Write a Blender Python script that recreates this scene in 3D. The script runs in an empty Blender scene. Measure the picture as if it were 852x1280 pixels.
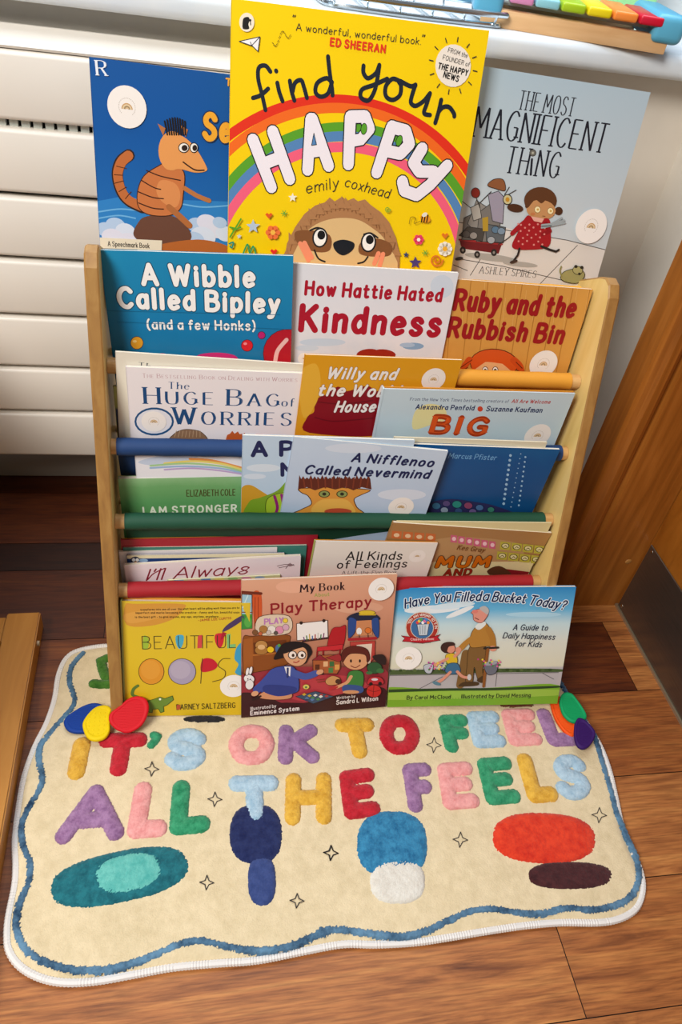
import bpy, bmesh, math, random
from mathutils import Vector, Matrix
from mathutils.geometry import tessellate_polygon, delaunay_2d_cdt
import numpy as np
random.seed(4); np.random.seed(4)
S = bpy.context.scene
COL = S.collection
# ---------------------------------------------------------------- camera
F = .9196265; YAW, PIT, ROL = .2495696, .7094432, .1632397
CAM = Vector((.1051188, -.8214422, .9303909))
def cam_axes():
    cy, sy, cp, sp = math.cos(YAW), math.sin(YAW), math.cos(PIT), math.sin(PIT)
    fw = Vector((sy*cp, cy*cp, -sp)); rt = Vector((cy, -sy, 0)); up = rt.cross(fw)
    cr, sr = math.cos(ROL), math.sin(ROL)
    return cr*rt+sr*up, -sr*rt+cr*up, fw
RT, UP, FW = cam_axes()
cd = bpy.data.cameras.new('camera'); cam = bpy.data.objects.new('camera', cd); COL.objects.link(cam)
cam.matrix_world = Matrix.Translation(CAM) @ Matrix((RT, UP, -FW)).transposed().to_4x4()
cd.sensor_fit = 'VERTICAL'; cd.sensor_height = 24; cd.lens = 24*F*1000/1280; cd.clip_start = .02
S.camera = cam
# ---------------------------------------------------------------- world, lights, exposure
W = bpy.data.worlds.new('room_light'); S.world = W; W.use_nodes = True
W.node_tree.nodes['Background'].inputs[0].default_value = (.96, .97, 1, 1)
W.node_tree.nodes['Background'].inputs[1].default_value = .21
def area(name, loc, aim, sx, sy, power, col):
    l = bpy.data.lights.new(name, 'AREA'); l.shape = 'RECTANGLE'; l.size = sx; l.size_y = sy
    l.energy = power; l.color = col
    o = bpy.data.objects.new(name, l); COL.objects.link(o); o.location = loc
    o.rotation_euler = (Vector(aim)-Vector(loc)).to_track_quat('-Z', 'Y').to_euler()
    return o
area('ceiling_panel_light', (-1.15, -1.45, 2.15), (.3, .0, .25), .9, .9, 70, (1, .955, .89))
area('window_daylight', (.35, .30, 1.75), (.35, -.25, .75), 1.5, .9, 20, (.78, .89, 1))
S.view_settings.view_transform = 'Standard'; S.view_settings.look = 'None'
S.view_settings.exposure = 0; S.view_settings.gamma = 1; S.view_settings.use_curve_mapping = False
# ---------------------------------------------------------------- helpers
def ray(px, py): return FW + RT*((px-426)/(1000*F)) - UP*((py-640)/(1000*F))
def at(px, py, axis, val):
    v = ray(px, py); t = (val-CAM[axis])/v[axis]; return CAM+v*t
def lin(h):
    if isinstance(h, str):
        h = h.lstrip('#'); h = [int(h[i:i+2], 16)/255 for i in (0, 2, 4)]
    return tuple(c/12.92 if c <= .04045 else ((c+.055)/1.055)**2.4 for c in h)
MATS = {}
def bsdf(m): return m.node_tree.nodes['Principled BSDF']
def mat(name, col, rough=.5, metal=0, spec=.5):
    if name in MATS: return MATS[name]
    m = bpy.data.materials.new(name); m.use_nodes = True; b = bsdf(m)
    b.inputs['Base Color'].default_value = (*lin(col), 1); b.inputs['Roughness'].default_value = rough
    b.inputs['Metallic'].default_value = metal; b.inputs['Specular IOR Level'].default_value = spec
    MATS[name] = m; return m
def nd(m, t, **kw):
    n = m.node_tree.nodes.new(t)
    for k, v in kw.items(): setattr(n, k, v)
    return n
def lk(m, a, b): m.node_tree.links.new(a, b)
def ramp(m, fac, stops):
    r = nd(m, 'ShaderNodeValToRGB'); e = r.color_ramp.elements
    while len(e) < len(stops): e.new(.5)
    for x, (p, c) in zip(e, stops): x.position = p; x.color = (*lin(c), 1)
    lk(m, fac, r.inputs[0]); return r.outputs[0]
def noise(m, vec, scale, detail=4, rough=.55, dist=0):
    n = nd(m, 'ShaderNodeTexNoise'); n.inputs['Scale'].default_value = scale; n.inputs['Detail'].default_value = detail
    n.inputs['Roughness'].default_value = rough; n.inputs['Distortion'].default_value = dist
    if vec is not None: lk(m, vec, n.inputs['Vector'])
    return n.outputs['Fac']
def mapped(m, coord='Object', scale=(1, 1, 1), rot=(0, 0, 0)):
    t = nd(m, 'ShaderNodeTexCoord'); p = nd(m, 'ShaderNodeMapping')
    p.inputs['Scale'].default_value = scale; p.inputs['Rotation'].default_value = rot
    lk(m, t.outputs[coord], p.inputs['Vector']); return p.outputs[0]
def bump(m, h, s=.3, d=.001):
    b = nd(m, 'ShaderNodeBump'); b.inputs['Strength'].default_value = s; b.inputs['Distance'].default_value = d
    lk(m, h, b.inputs['Height']); lk(m, b.outputs[0], bsdf(m).inputs['Normal'])
def noisy(name, stops, scale, rough=.5, coord='Object', sc=(1, 1, 1), detail=4, bs=0, dist=0, spec=.5):
    if name in MATS: return MATS[name]
    m = mat(name, '808080', rough, 0, spec); v = mapped(m, coord, sc); f = noise(m, v, scale, detail, .55, dist)
    lk(m, ramp(m, f, stops), bsdf(m).inputs['Base Color'])
    if bs: bump(m, f, bs)
    return m
def wood(name, c0, c1, c2, axis_scale, scale=6, rough=.45, bs=.05, spec=.4):
    return noisy(name, [(.25, c0), (.5, c1), (.75, c2)], scale, rough, 'Object', axis_scale, 6, bs, .6, spec)
def pr(h): return mat('ink_'+h, h, .42, 0, .35)

def mesh_obj(name, V, Fc, mats, parent=None, idx=None, smooth=False):
    me = bpy.data.meshes.new(name); me.from_pydata([tuple(v) for v in V], [], [tuple(f) for f in Fc])
    if not isinstance(mats, (list, tuple)): mats = [mats]
    for m in mats: me.materials.append(m)
    if idx is not None: me.polygons.foreach_set('material_index', idx)
    if smooth: me.polygons.foreach_set('use_smooth', [True]*len(me.polygons))
    me.update()
    o = bpy.data.objects.new(name, me); COL.objects.link(o)
    if parent: o.parent = parent
    return o
def bm_obj(name, bm, mats, parent=None, smooth=False):
    bmesh.ops.recalc_face_normals(bm, faces=bm.faces)
    me = bpy.data.meshes.new(name); bm.to_mesh(me); bm.free()
    if not isinstance(mats, (list, tuple)): mats = [mats]
    for m in mats: me.materials.append(m)
    if smooth:
        me.polygons.foreach_set('use_smooth', [True]*len(me.polygons))
        try: me.set_sharp_from_angle(angle=.7)
        except Exception: pass
    o = bpy.data.objects.new(name, me); COL.objects.link(o)
    if parent: o.parent = parent
    return o
def add_box(bm, a, b, bev=0, seg=2):
    r = bmesh.ops.create_cube(bm, size=1); vs = r['verts']
    for v in vs: v.co = Vector([(a[i]+b[i])/2+v.co[i]*(b[i]-a[i]) for i in range(3)])
    if bev:
        es = list({e for v in vs for e in v.link_edges})
        r = bmesh.ops.bevel(bm, geom=es, offset=bev, segments=seg, affect='EDGES', profile=.5)
def box(name, a, b, m, parent=None, bev=0, seg=2, smooth=False):
    bm = bmesh.new(); add_box(bm, a, b, bev, seg); return bm_obj(name, bm, m, parent, smooth or bev > 0)
def add_prism(bm, poly, d):           # poly: list of 3D points, extruded by vector d
    n = len(poly); a = [bm.verts.new(p) for p in poly]; b = [bm.verts.new(Vector(p)+Vector(d)) for p in poly]
    bm.faces.new(a); bm.faces.new(b[::-1])
    for i in range(n): bm.faces.new((a[i], b[i], b[(i+1) % n], a[(i+1) % n]))
def add_tube(bm, pts, r, seg=10, cap=True, closed=False):
    pts = [Vector(p) for p in pts]; n = len(pts); rings = []; u = None
    for i, p in enumerate(pts):
        if closed: t = (pts[(i+1) % n]-pts[i-1]).normalized()
        else: t = (pts[min(i+1, n-1)]-pts[max(i-1, 0)]).normalized()
        if u is None:
            u = t.orthogonal().normalized()
        u = (u-t*u.dot(t)).normalized(); w = t.cross(u)
        rr = r[i] if isinstance(r, (list, tuple)) else r
        rings.append([bm.verts.new(p+(u*math.cos(k*2*math.pi/seg)+w*math.sin(k*2*math.pi/seg))*rr) for k in range(seg)])
    for i in range(n if closed else n-1):
        A, B = rings[i], rings[(i+1) % n]
        for k in range(seg): bm.faces.new((A[k], A[(k+1) % seg], B[(k+1) % seg], B[k]))
    if cap and not closed: bm.faces.new(rings[0][::-1]); bm.faces.new(rings[-1])
def empty(name, loc=(0, 0, 0), M=None):
    o = bpy.data.objects.new(name, None); COL.objects.link(o); o.empty_display_size = .02
    if M is not None: o.matrix_world = M
    else: o.location = loc
    return o
def tag(o, label, cat, group=None):
    o['label'] = label; o['category'] = cat
    if group: o['group'] = group
    return o
def struct(o): o['kind'] = 'structure'; return o
def catmull(P, n=5, closed=False):
    out = []; m = len(P)
    if m < 3: return [tuple(p) for p in P]
    rng = range(m if closed else m-1)
    for i in rng:
        if closed: p0, p1, p2, p3 = P[i-1], P[i], P[(i+1) % m], P[(i+2) % m]
        else: p0, p1, p2, p3 = P[max(i-1, 0)], P[i], P[i+1], P[min(i+2, m-1)]
        for k in range(n):
            t = k/n
            out.append(tuple(.5*((2*b)+(-a+c)*t+(2*a-5*b+4*c-d)*t*t+(-a+3*b-3*c+d)*t**3) for a, b, c, d in zip(p0, p1, p2, p3)))
    if not closed: out.append(tuple(P[-1]))
    return out
# ---------------------------------------------------------------- stroke lettering ('~' = smooth stroke)
G = {
'A': '0,0 .33,1 .66,0;.11,.33 .55,.33|.66', 'B': '0,0 0,1;~0,1 .3,1 .48,.9 .48,.66 .3,.54 0,.54;~0,.54 .34,.53 .55,.4 .55,.14 .36,0 0,0|.56',
'C': '~.6,.84 .42,1 .18,.93 .02,.66 .02,.34 .18,.06 .42,0 .6,.16|.6', 'D': '0,0 0,1;~0,1 .26,1 .52,.85 .62,.5 .52,.15 .26,0 0,0|.62',
'E': '.5,1 0,1 0,0 .5,0;0,.52 .42,.52|.5', 'F': '.5,1 0,1 0,0;0,.5 .42,.5|.5',
'G': '~.6,.84 .42,1 .18,.93 .02,.66 .02,.34 .18,.06 .42,0 .62,.14;.62,.14 .62,.46 .38,.46|.64', 'H': '0,0 0,1;.58,0 .58,1;0,.52 .58,.52|.58',
'I': '0,0 0,1|.02', 'J': '~.34,1 .34,.25 .26,.03 .1,.0 0,.18|.36', 'K': '0,0 0,1;.52,1 0,.42;.18,.6 .56,0|.55', 'L': '0,1 0,0 .46,0|.46',
'M': '0,0 .06,1 .4,.3 .74,1 .8,0|.8', 'N': '0,0 0,1 .6,0 .6,1|.6', 'O': '~.34,1 .12,.9 0,.5 .12,.1 .34,0 .56,.1 .68,.5 .56,.9 .34,1|.68',
'P': '0,0 0,1;~0,1 .32,1 .52,.88 .52,.6 .32,.46 0,.46|.52', 'Q': '~.34,1 .12,.9 0,.5 .12,.1 .34,0 .56,.1 .68,.5 .56,.9 .34,1;.4,.25 .66,-.08|.68',
'R': '0,0 0,1;~0,1 .32,1 .52,.88 .52,.64 .32,.5 0,.5;.28,.5 .56,0|.56', 'S': '~.52,.84 .38,.99 .16,.98 .03,.8 .1,.6 .28,.52 .48,.38 .53,.18 .38,.01 .16,0 0,.16|.54',
'T': '0,1 .58,1;.29,1 .29,0|.58', 'U': '~0,1 0,.3 .1,.05 .3,0 .5,.05 .58,.3 .58,1|.58', 'V': '0,1 .31,0 .62,1|.62', 'W': '0,1 .22,0 .44,.9 .66,0 .88,1|.88',
'X': '0,0 .56,1;0,1 .56,0|.56', 'Y': '0,1 .29,.48 .58,1;.29,.48 .29,0|.58', 'Z': '0,1 .54,1 0,0 .54,0|.54',
'a': '~.42,.5 .3,.64 .12,.62 0,.42 0,.2 .12,.02 .28,.04 .42,.2;.42,.66 .42,0|.42', 'b': '0,1 0,0;~0,.44 .12,.62 .3,.64 .43,.46 .43,.2 .3,.02 .12,.02 0,.2|.43',
'c': '~.4,.54 .26,.65 .1,.6 0,.42 0,.22 .1,.04 .26,0 .4,.1|.4', 'd': '~.42,.44 .3,.64 .12,.62 0,.42 0,.2 .12,.02 .28,.04 .42,.2;.42,1 .42,0|.42',
'e': '~0,.34 .41,.38 .38,.56 .24,.66 .08,.58 0,.36 .04,.12 .18,0 .4,.1|.42', 'f': '~.32,.94 .22,1 .12,.9 .1,.7 .1,0;0,.62 .28,.62|.3',
'g': '~.42,.5 .3,.64 .12,.62 0,.44 0,.24 .12,.08 .28,.1 .42,.24;~.42,.66 .42,-.1 .34,-.27 .18,-.3 .02,-.2|.43', 'h': '0,1 0,0;~0,.4 .12,.6 .28,.65 .4,.54 .4,.3 .4,0|.4',
'i': '0,0 0,.64;0,.87 0,.9|.02', 'j': '~.1,.64 .1,-.1 .04,-.26 -.1,-.26;.1,.87 .1,.9|.12', 'k': '0,1 0,0;.36,.64 0,.28;.12,.38 .38,0|.38', 'l': '0,1 0,0|.02',
'm': '0,.66 0,0;~0,.42 .1,.6 .22,.65 .33,.54 .33,.3 .33,0;~.33,.42 .43,.6 .55,.65 .66,.54 .66,.3 .66,0|.66', 'n': '0,.66 0,0;~0,.42 .12,.6 .28,.65 .4,.54 .4,.3 .4,0|.4',
'o': '~.22,.65 .06,.56 0,.33 .06,.08 .22,0 .38,.08 .44,.33 .38,.56 .22,.65|.44', 'p': '0,.66 0,-.3;~0,.44 .12,.62 .3,.64 .43,.46 .43,.2 .3,.02 .12,.02 0,.2|.43',
'q': '~.42,.44 .3,.64 .12,.62 0,.42 0,.2 .12,.02 .28,.04 .42,.2;.42,.66 .42,-.3|.42', 'r': '0,.66 0,0;~0,.38 .1,.58 .22,.65 .32,.6|.3',
's': '~.36,.54 .26,.65 .1,.64 .02,.52 .1,.39 .26,.3 .37,.17 .28,.02 .1,0 0,.1|.37', 't': '~.12,.9 .12,.2 .18,.02 .34,.04;0,.64 .3,.64|.33',
'u': '~0,.66 0,.2 .08,.03 .2,0 .34,.1 .4,.25;.4,.66 .4,0|.4', 'v': '0,.66 .2,0 .4,.66|.4', 'w': '0,.66 .15,0 .3,.58 .45,0 .6,.66|.6', 'x': '0,0 .38,.66;0,.66 .38,0|.38',
'y': '0,.66 .2,.04;~.42,.66 .2,.04 .1,-.24 -.04,-.28|.42', 'z': '0,.66 .36,.66 0,0 .36,0|.36', "'": '.04,1 0,.78|.06', '"': '.04,1 0,.8;.16,1 .12,.8|.18',
',': '.04,.06 0,-.14|.06', '.': '0,.02 0,.04|.04', '?': '~0,.8 .1,.97 .28,.98 .42,.84 .38,.64 .24,.5 .22,.28;.22,.02 .22,.05|.44',
'(': '~.18,1.08 .04,.8 0,.42 .04,.1 .18,-.16|.18', ')': '~0,1.08 .14,.8 .18,.42 .14,.1 0,-.16|.18', '1': '0,.8 .16,1 .16,0|.2', '0': '~.26,1 .08,.9 0,.5 .08,.1 .26,0 .44,.1 .52,.5 .44,.9 .26,1|.52', '-': '0,.36 .28,.36|.28', '&': '~.6,0 .2,.6 .22,.92 .38,.98 .46,.82 .1,.4 .06,.12 .24,0 .44,.1 .58,.42|.6',
}
GL = {}
def glyph(ch):
    if ch in GL: return GL[ch]
    s, adv = G[ch].split('|'); st = []
    for t in s.split(';'):
        sm = t[0] == '~'; P = [tuple(map(float, q.split(','))) for q in t.lstrip('~').split()]
        if sm: P = catmull(P, 4)
        st.append(P)
    GL[ch] = (st, float(adv)); return GL[ch]
def circ(c, r, n=10): return [(c[0]+r*math.cos(2*math.pi*k/n), c[1]+r*math.sin(2*math.pi*k/n)) for k in range(n)]
def ribbon(P, w, caps=True):          # 2D polyline -> list of polygons
    P = [p for i, p in enumerate(P) if i == 0 or math.dist(p, P[i-1]) > 1e-7]
    out = []
    if len(P) < 2:
        return [circ(P[0], w/2)]
    n = len(P); T = []
    for i in range(n-1):
        dx, dy = P[i+1][0]-P[i][0], P[i+1][1]-P[i][1]; l = math.hypot(dx, dy); T.append((dx/l, dy/l))
    L = []; R = []
    sharp = []
    for i in range(n):
        a = T[max(i-1, 0)]; b = T[min(i, n-2)]
        dot = a[0]*b[0]+a[1]*b[1]; sharp.append(dot < .75)
    for i in range(n-1):
        def off(j):
            if sharp[j]: t = T[i]
            else:
                a = T[max(j-1, 0)]; b = T[min(j, n-2)]; t = (a[0]+b[0], a[1]+b[1]); l = math.hypot(*t); t = (t[0]/l, t[1]/l)
            return (-t[1]*w/2, t[0]*w/2)
        o1 = off(i); o2 = off(i+1); p, q = P[i], P[i+1]
        out.append([(p[0]+o1[0], p[1]+o1[1]), (p[0]-o1[0], p[1]-o1[1]), (q[0]-o2[0], q[1]-o2[1]), (q[0]+o2[0], q[1]+o2[1])])
    for i in range(n):
        if (sharp[i] and 0 < i < n-1) or (caps and i in (0, n-1)): out.append(circ(P[i], w/2, 10))
    return out
def text_strokes(s, u0, u1, H, wt, mode='round', slant=0, fit=True, track=.16):
    """strokes of a line of text between baseline points u0 and u1 (metres on a surface)"""
    gap = track+wt*.9; adv = 0; lay = []
    for ch in s:
        if ch == ' ': adv += .34; continue
        sc = 1
        if mode in ('caps', 'scaps') and ch.islower(): sc = .78; ch = ch.upper()
        st, a = glyph(ch); lay.append((st, adv, sc)); adv += a*sc+gap
    adv -= gap
    ex = (u1[0]-u0[0], u1[1]-u0[1]); Ln = math.hypot(*ex); ex = (ex[0]/Ln, ex[1]/Ln); ey = (-ex[1], ex[0])
    kx = Ln/max(adv, .05) if fit else H
    res = []
    for st, x0, sc in lay:
        for P in st:
            Q = []
            for x, y in P:
                Y = y*sc*H; X = (x0+x*sc)*kx+slant*.04*Y
                Q.append((u0[0]+ex[0]*X+ey[0]*Y, u0[1]+ex[1]*X+ey[1]*Y))
            res.append((Q, ex, ey, H*sc))
    return res
def inside(P, poly):
    r = np.zeros(len(P), bool); n = len(poly)
    for i in range(n):
        x1, y1 = poly[i]; x2, y2 = poly[(i+1) % n]
        c = ((y1 > P[:, 1]) != (y2 > P[:, 1])) & (P[:, 0] < (x2-x1)*(P[:, 1]-y1)/(y2-y1+1e-12)+x1); r ^= c
    return r
def union(polys):                     # overlapping 2D polygons -> triangles that do not overlap
    P = []; Ed = []
    for q in polys:
        n = len(P); m = len(q); P += [Vector((a*1000, b*1000)) for a, b in q]; Ed += [(n+k, n+(k+1) % m) for k in range(m)]
    r = delaunay_2d_cdt(P, Ed, [], 0, 1e-4)
    V = np.array([(v.x/1000, v.y/1000) for v in r[0]]); T = np.array([f for f in r[2] if len(f) == 3])
    if not len(T): return []
    c = V[T].mean(1); keep = np.zeros(len(T), bool)
    for q in polys:
        q = np.array(q); lo, hi = q.min(0), q.max(0); k = np.nonzero((c >= lo).all(1) & (c <= hi).all(1) & ~keep)[0]
        if len(k): keep[k] = inside(c[k], q)
    return [[tuple(V[a]) for a in t] for t in T[keep]]
def clip(poly, w, h):
    for ax, lim, sg in ((0, 0, 1), (0, w, -1), (1, 0, 1), (1, h, -1)):
        out = []
        for i in range(len(poly)):
            a, b = poly[i-1], poly[i]; da = sg*(a[ax]-lim); db = sg*(b[ax]-lim)
            if (da >= 0) != (db >= 0):
                t = da/(da-db); out.append((a[0]+(b[0]-a[0])*t, a[1]+(b[1]-a[1])*t))
            if db >= 0: out.append(b)
        poly = out
        if len(poly) < 3: return []
    return poly
CROPS = {'P': (0, 0, 1), 'A': (0, 0, 2.84), 'B': (270, 0, 2.434), 'C': (540, 60, 2.731), 'E': (100, 280, 3.043), 'F': (350, 310, 2.078), 'G': (100, 430, 2.84),
         'H': (290, 520, 1.981), 'I': (100, 640, 2.84), 'J': (280, 700, 3.873), 'K': (470, 700, 3.156), 'L': (0, 780, 1.981), 'M': (400, 840, 1.885), 'N': (0, 980, 1.981), 'O': (400, 980, 1.885), 'Q': (70, 860, 6.554), 'R': (670, 850, 9.467)}
EPS = 1.8e-5
class Art:
    """flat printed shapes on the plane o + u X + v U, measured on the photo and stored in metres on that plane"""
    def __init__(s, o, X, U, w, h, crop='P', y0=0.):
        s.o, s.X, s.U, s.w, s.h = Vector(o), Vector(X), Vector(U), w, h
        s.N = s.X.cross(s.U); s.crop = CROPS[crop]; s.V = []; s.Fc = []; s.I = []; s.mats = []; s.mi = {}; s.layer = 0; s.y0 = y0
    def uv(s, p):
        cx, cy, k = s.crop; v = ray(cx+p[0]/k, cy+p[1]/k)
        t = (s.o-CAM).dot(s.N)/v.dot(s.N); q = CAM+v*t-s.o; return (q.dot(s.X), q.dot(s.U))
    def loc(s, p, d):                 # length in metres of d crop pixels at p
        a, b, c = s.uv(p), s.uv((p[0]+d, p[1])), s.uv((p[0], p[1]-d)); return (math.dist(a, b)+math.dist(a, c))/2
    def m(s, c):
        mm = pr(c) if isinstance(c, str) else c
        if mm.name not in s.mi: s.mi[mm.name] = len(s.mats); s.mats.append(mm)
        return s.mi[mm.name]
    def put(s, polys, c, up=True):    # convex polys in uv
        i = s.m(c)
        if up: s.layer += 1
        y = s.y0-s.layer*EPS
        if len(polys) > 1: polys = union(polys)
        for P in polys:
            P = clip(P, s.w, s.h)
            if len(P) < 3: continue
            A = sum(P[k-1][0]*P[k][1]-P[k][0]*P[k-1][1] for k in range(len(P)))
            if abs(A) < 1e-11: continue
            if A < 0: P = P[::-1]
            n = len(s.V); s.V += [(x, y, z) for x, z in P]; s.Fc.append(tuple(range(n, n+len(P)))); s.I.append(i)
    def poly(s, pts, c, smooth=False, line=None, lw=1.5):
        if smooth: pts = catmull(pts, 5, True)
        q = [s.uv(p) for p in pts]
        if sum(q[k-1][0]*q[k][1]-q[k][0]*q[k-1][1] for k in range(len(q))) < 0: q = q[::-1]
        s.put(union([q]), c)
        if line: s.line(list(pts)+[pts[0]], lw, line)
        return s
    def ell(s, x, y, rx, ry, c, rot=0, line=None, lw=1.5, n=22):
        cr, sr = math.cos(rot), math.sin(rot)
        return s.poly([(x+rx*math.cos(a)*cr-ry*math.sin(a)*sr, y+rx*math.cos(a)*sr+ry*math.sin(a)*cr) for a in [2*math.pi*k/n for k in range(n)]], c, False, line, lw)
    def line(s, pts, w, c, smooth=False, caps=True):
        if smooth: pts = catmull(pts, 6)
        wm = s.loc(pts[len(pts)//2], w); s.put(ribbon([s.uv(p) for p in pts], wm, caps), c); return s
    def lines(s, L, w, c, smooth=False):
        wm = s.loc(L[0][0], w); P = []
        for pts in L: P += ribbon([s.uv(p) for p in (catmull(pts, 6) if smooth else pts)], wm)
        s.put(P, c); return s
    def arc(s, a, b, c3, w, c):
        A, B, C = s.uv(a), s.uv(b), s.uv(c3)
        d = 2*(A[0]*(B[1]-C[1])+B[0]*(C[1]-A[1])+C[0]*(A[1]-B[1]))
        q = [p[0]**2+p[1]**2 for p in (A, B, C)]
        ux = (q[0]*(B[1]-C[1])+q[1]*(C[1]-A[1])+q[2]*(A[1]-B[1]))/d; uy = (q[0]*(C[0]-B[0])+q[1]*(A[0]-C[0])+q[2]*(B[0]-A[0]))/d
        r = math.dist(A, (ux, uy)); t0 = math.atan2(A[1]-uy, A[0]-ux); t1 = math.atan2(C[1]-uy, C[0]-ux)
        t0 += .25; t1 -= .25
        s.put(ribbon([(ux+r*math.cos(t0+(t1-t0)*k/60), uy+r*math.sin(t0+(t1-t0)*k/60)) for k in range(61)], s.loc(b, w)), c); return s
    def text(s, t, p0, p1, h, c, wt=.14, mode='round', slant=0, outline=None, ow=.1, track=.16, hs=1.):
        u0, u1 = s.uv(p0), s.uv(p1); H = s.loc(((p0[0]+p1[0])/2, (p0[1]+p1[1])/2), h)*hs
        st = text_strokes(t, u0, u1, H, wt, mode, slant, True, track)
        if outline: s.put([q for P, *_ in st for q in ribbon(P, (wt+ow)*H)], outline)
        out = []
        for P, ex, ey, HH in st:
            if mode in ('serif', 'scaps'):
                for a, b in zip(P, P[1:]):
                    dx, dy = b[0]-a[0], b[1]-a[1]; l = math.hypot(dx, dy)
                    if l < 1e-7: continue
                    vert = abs((dx*ey[0]+dy*ey[1])/l); out += ribbon([a, b], HH*(.045+(wt-.045)*vert**2), False)
                for e, f in ((P[0], P[1]), (P[-1], P[-2])):
                    dx, dy = f[0]-e[0], f[1]-e[1]; l = math.hypot(dx, dy)
                    if l > HH*.2 and abs((dx*ey[0]+dy*ey[1])/l) > .8:
                        k = HH*(.05+wt*.55); out += ribbon([(e[0]-ex[0]*k, e[1]-ex[1]*k), (e[0]+ex[0]*k, e[1]+ex[1]*k)], HH*.05, False)
            else: out += ribbon(P, wt*H)
        s.put(out, c); return s
    def glyphs(s, items, c, wt, outline=None, ow=.1):   # (char, p0, p1, h) per letter
        for ch, p0, p1, h in items: s.text(ch, p0, p1, h, c, wt, outline=outline, ow=ow)
        return s
    def star(s, x, y, r, c, n=5, inner=.45, rot=-1.57):
        return s.poly([(x+(r if k % 2 == 0 else r*inner)*math.cos(rot+k*math.pi/n), y+(r if k % 2 == 0 else r*inner)*math.sin(rot+k*math.pi/n)) for k in range(2*n)], c)
    def flower(s, x, y, r, c, cc, n=6):
        for k in range(n): s.ell(x+r*.6*math.cos(k*6.283/n), y+r*.6*math.sin(k*6.283/n), r*.42, r*.42, c, n=10); s.layer -= 1
        s.layer += 1; return s.ell(x, y, r*.35, r*.35, cc, n=10)
    def build(s, name, parent, label=None):
        o = mesh_obj(name, s.V, s.Fc, s.mats, parent, s.I)
        if label: o['label'] = label
        return o
# ---------------------------------------------------------------- structure: floor, walls, sill, door
YW, XW = .345, .853
def floor():
    rows = [.5, .2835, .148, .083, -.064, -.207, -.349, -.489, -.630, -.772, -.914, -1.06, -1.2]
    joints = {1: [-.3, .41], 2: [-.62, .2], 3: [-.5, .55], 4: [-.042, .66], 5: [-.46, .3, .797], 6: [-.134, .6], 7: [-.5, .3, 1.1], 8: [-.35, .53], 9: [.05, .8], 10: [-.4, .5], 11: [.2]}
    tint = {(1, 0): .1, (1, 1): .12, (2, 0): .16, (2, 1): .16, (3, 0): .03, (3, 1): .03, (3, 2): .3, (4, 0): .14, (4, 1): .22, (4, 2): .78, (5, 0): .35, (5, 1): .33, (5, 2): .22, (5, 3): .8, (6, 0): .3, (6, 1): .4, (6, 2): .55,  # plank tones; rear rows also darkened in place of shade
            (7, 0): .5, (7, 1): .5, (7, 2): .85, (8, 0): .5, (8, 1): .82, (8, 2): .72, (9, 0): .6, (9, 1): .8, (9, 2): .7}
    V = []; Fc = []; T = []; U = []
    for r in range(1, len(rows)-1+1):
        if r >= len(rows): break
        y1, y0 = rows[r-1], rows[r]
        xs = [-1.6]+sorted(joints.get(r, [0]))+[1.6]
        for k in range(len(xs)-1):
            g = .0006; n = len(V)
            V += [(xs[k]+g, y0+g, 0), (xs[k+1]-g, y0+g, 0), (xs[k+1]-g, y1-g, 0), (xs[k]+g, y1-g, 0)]
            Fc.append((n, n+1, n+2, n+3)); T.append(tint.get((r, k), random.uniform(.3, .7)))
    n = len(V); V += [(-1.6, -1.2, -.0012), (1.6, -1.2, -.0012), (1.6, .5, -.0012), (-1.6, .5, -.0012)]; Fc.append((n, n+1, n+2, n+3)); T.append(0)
    m = mat('vinyl_plank', '7a5034', .48, 0, .4)
    a = nd(m, 'ShaderNodeAttribute'); a.attribute_name = 'tint'
    t = nd(m, 'ShaderNodeTexCoord'); comb = nd(m, 'ShaderNodeCombineXYZ'); lk(m, a.outputs['Fac'], comb.inputs[0]); lk(m, a.outputs['Fac'], comb.inputs[1])
    sc = nd(m, 'ShaderNodeVectorMath', operation='SCALE'); sc.inputs['Scale'].default_value = 37; lk(m, comb.outputs[0], sc.inputs[0])
    ad = nd(m, 'ShaderNodeVectorMath', operation='ADD'); lk(m, t.outputs['Object'], ad.inputs[0]); lk(m, sc.outputs[0], ad.inputs[1])
    mp = nd(m, 'ShaderNodeMapping'); mp.inputs['Scale'].default_value = (1.6, 17, 1); lk(m, ad.outputs[0], mp.inputs['Vector'])
    f = noise(m, mp.outputs[0], 3.2, 8, .62, .9)
    mp2 = nd(m, 'ShaderNodeMapping'); mp2.inputs['Scale'].default_value = (7, 120, 1); lk(m, ad.outputs[0], mp2.inputs['Vector'])
    f2 = noise(m, mp2.outputs[0], 3, 3)
    c = ramp(m, f, [(.28, '784522'), (.48, 'ab6e3c'), (.62, 'bd8148'), (.8, 'd09858')])
    c2 = ramp(m, f2, [(.3, '8c8078'), (.6, 'ffffff')])
    mx = nd(m, 'ShaderNodeMixRGB', blend_type='MULTIPLY'); mx.inputs[0].default_value = .6; lk(m, c, mx.inputs[1]); lk(m, c2, mx.inputs[2])
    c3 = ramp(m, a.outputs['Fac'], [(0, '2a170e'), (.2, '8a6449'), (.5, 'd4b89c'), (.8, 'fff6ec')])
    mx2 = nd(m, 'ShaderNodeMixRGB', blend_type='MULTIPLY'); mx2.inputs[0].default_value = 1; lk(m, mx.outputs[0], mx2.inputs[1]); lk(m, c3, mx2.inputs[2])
    lk(m, mx2.outputs[0], bsdf(m).inputs['Base Color']); bump(m, f2, .12, .0004)
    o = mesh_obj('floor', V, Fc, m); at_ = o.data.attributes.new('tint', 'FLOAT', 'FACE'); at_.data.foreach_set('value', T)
    return struct(o)
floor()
M_wall = noisy('wall_paint', [(.3, 'd6cfc3'), (.7, 'ded7cb')], 9, .8, bs=.05)
M_gloss = noisy('white_gloss', [(.3, 'e9e6e0'), (.7, 'efece6')], 6, .35)
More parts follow.
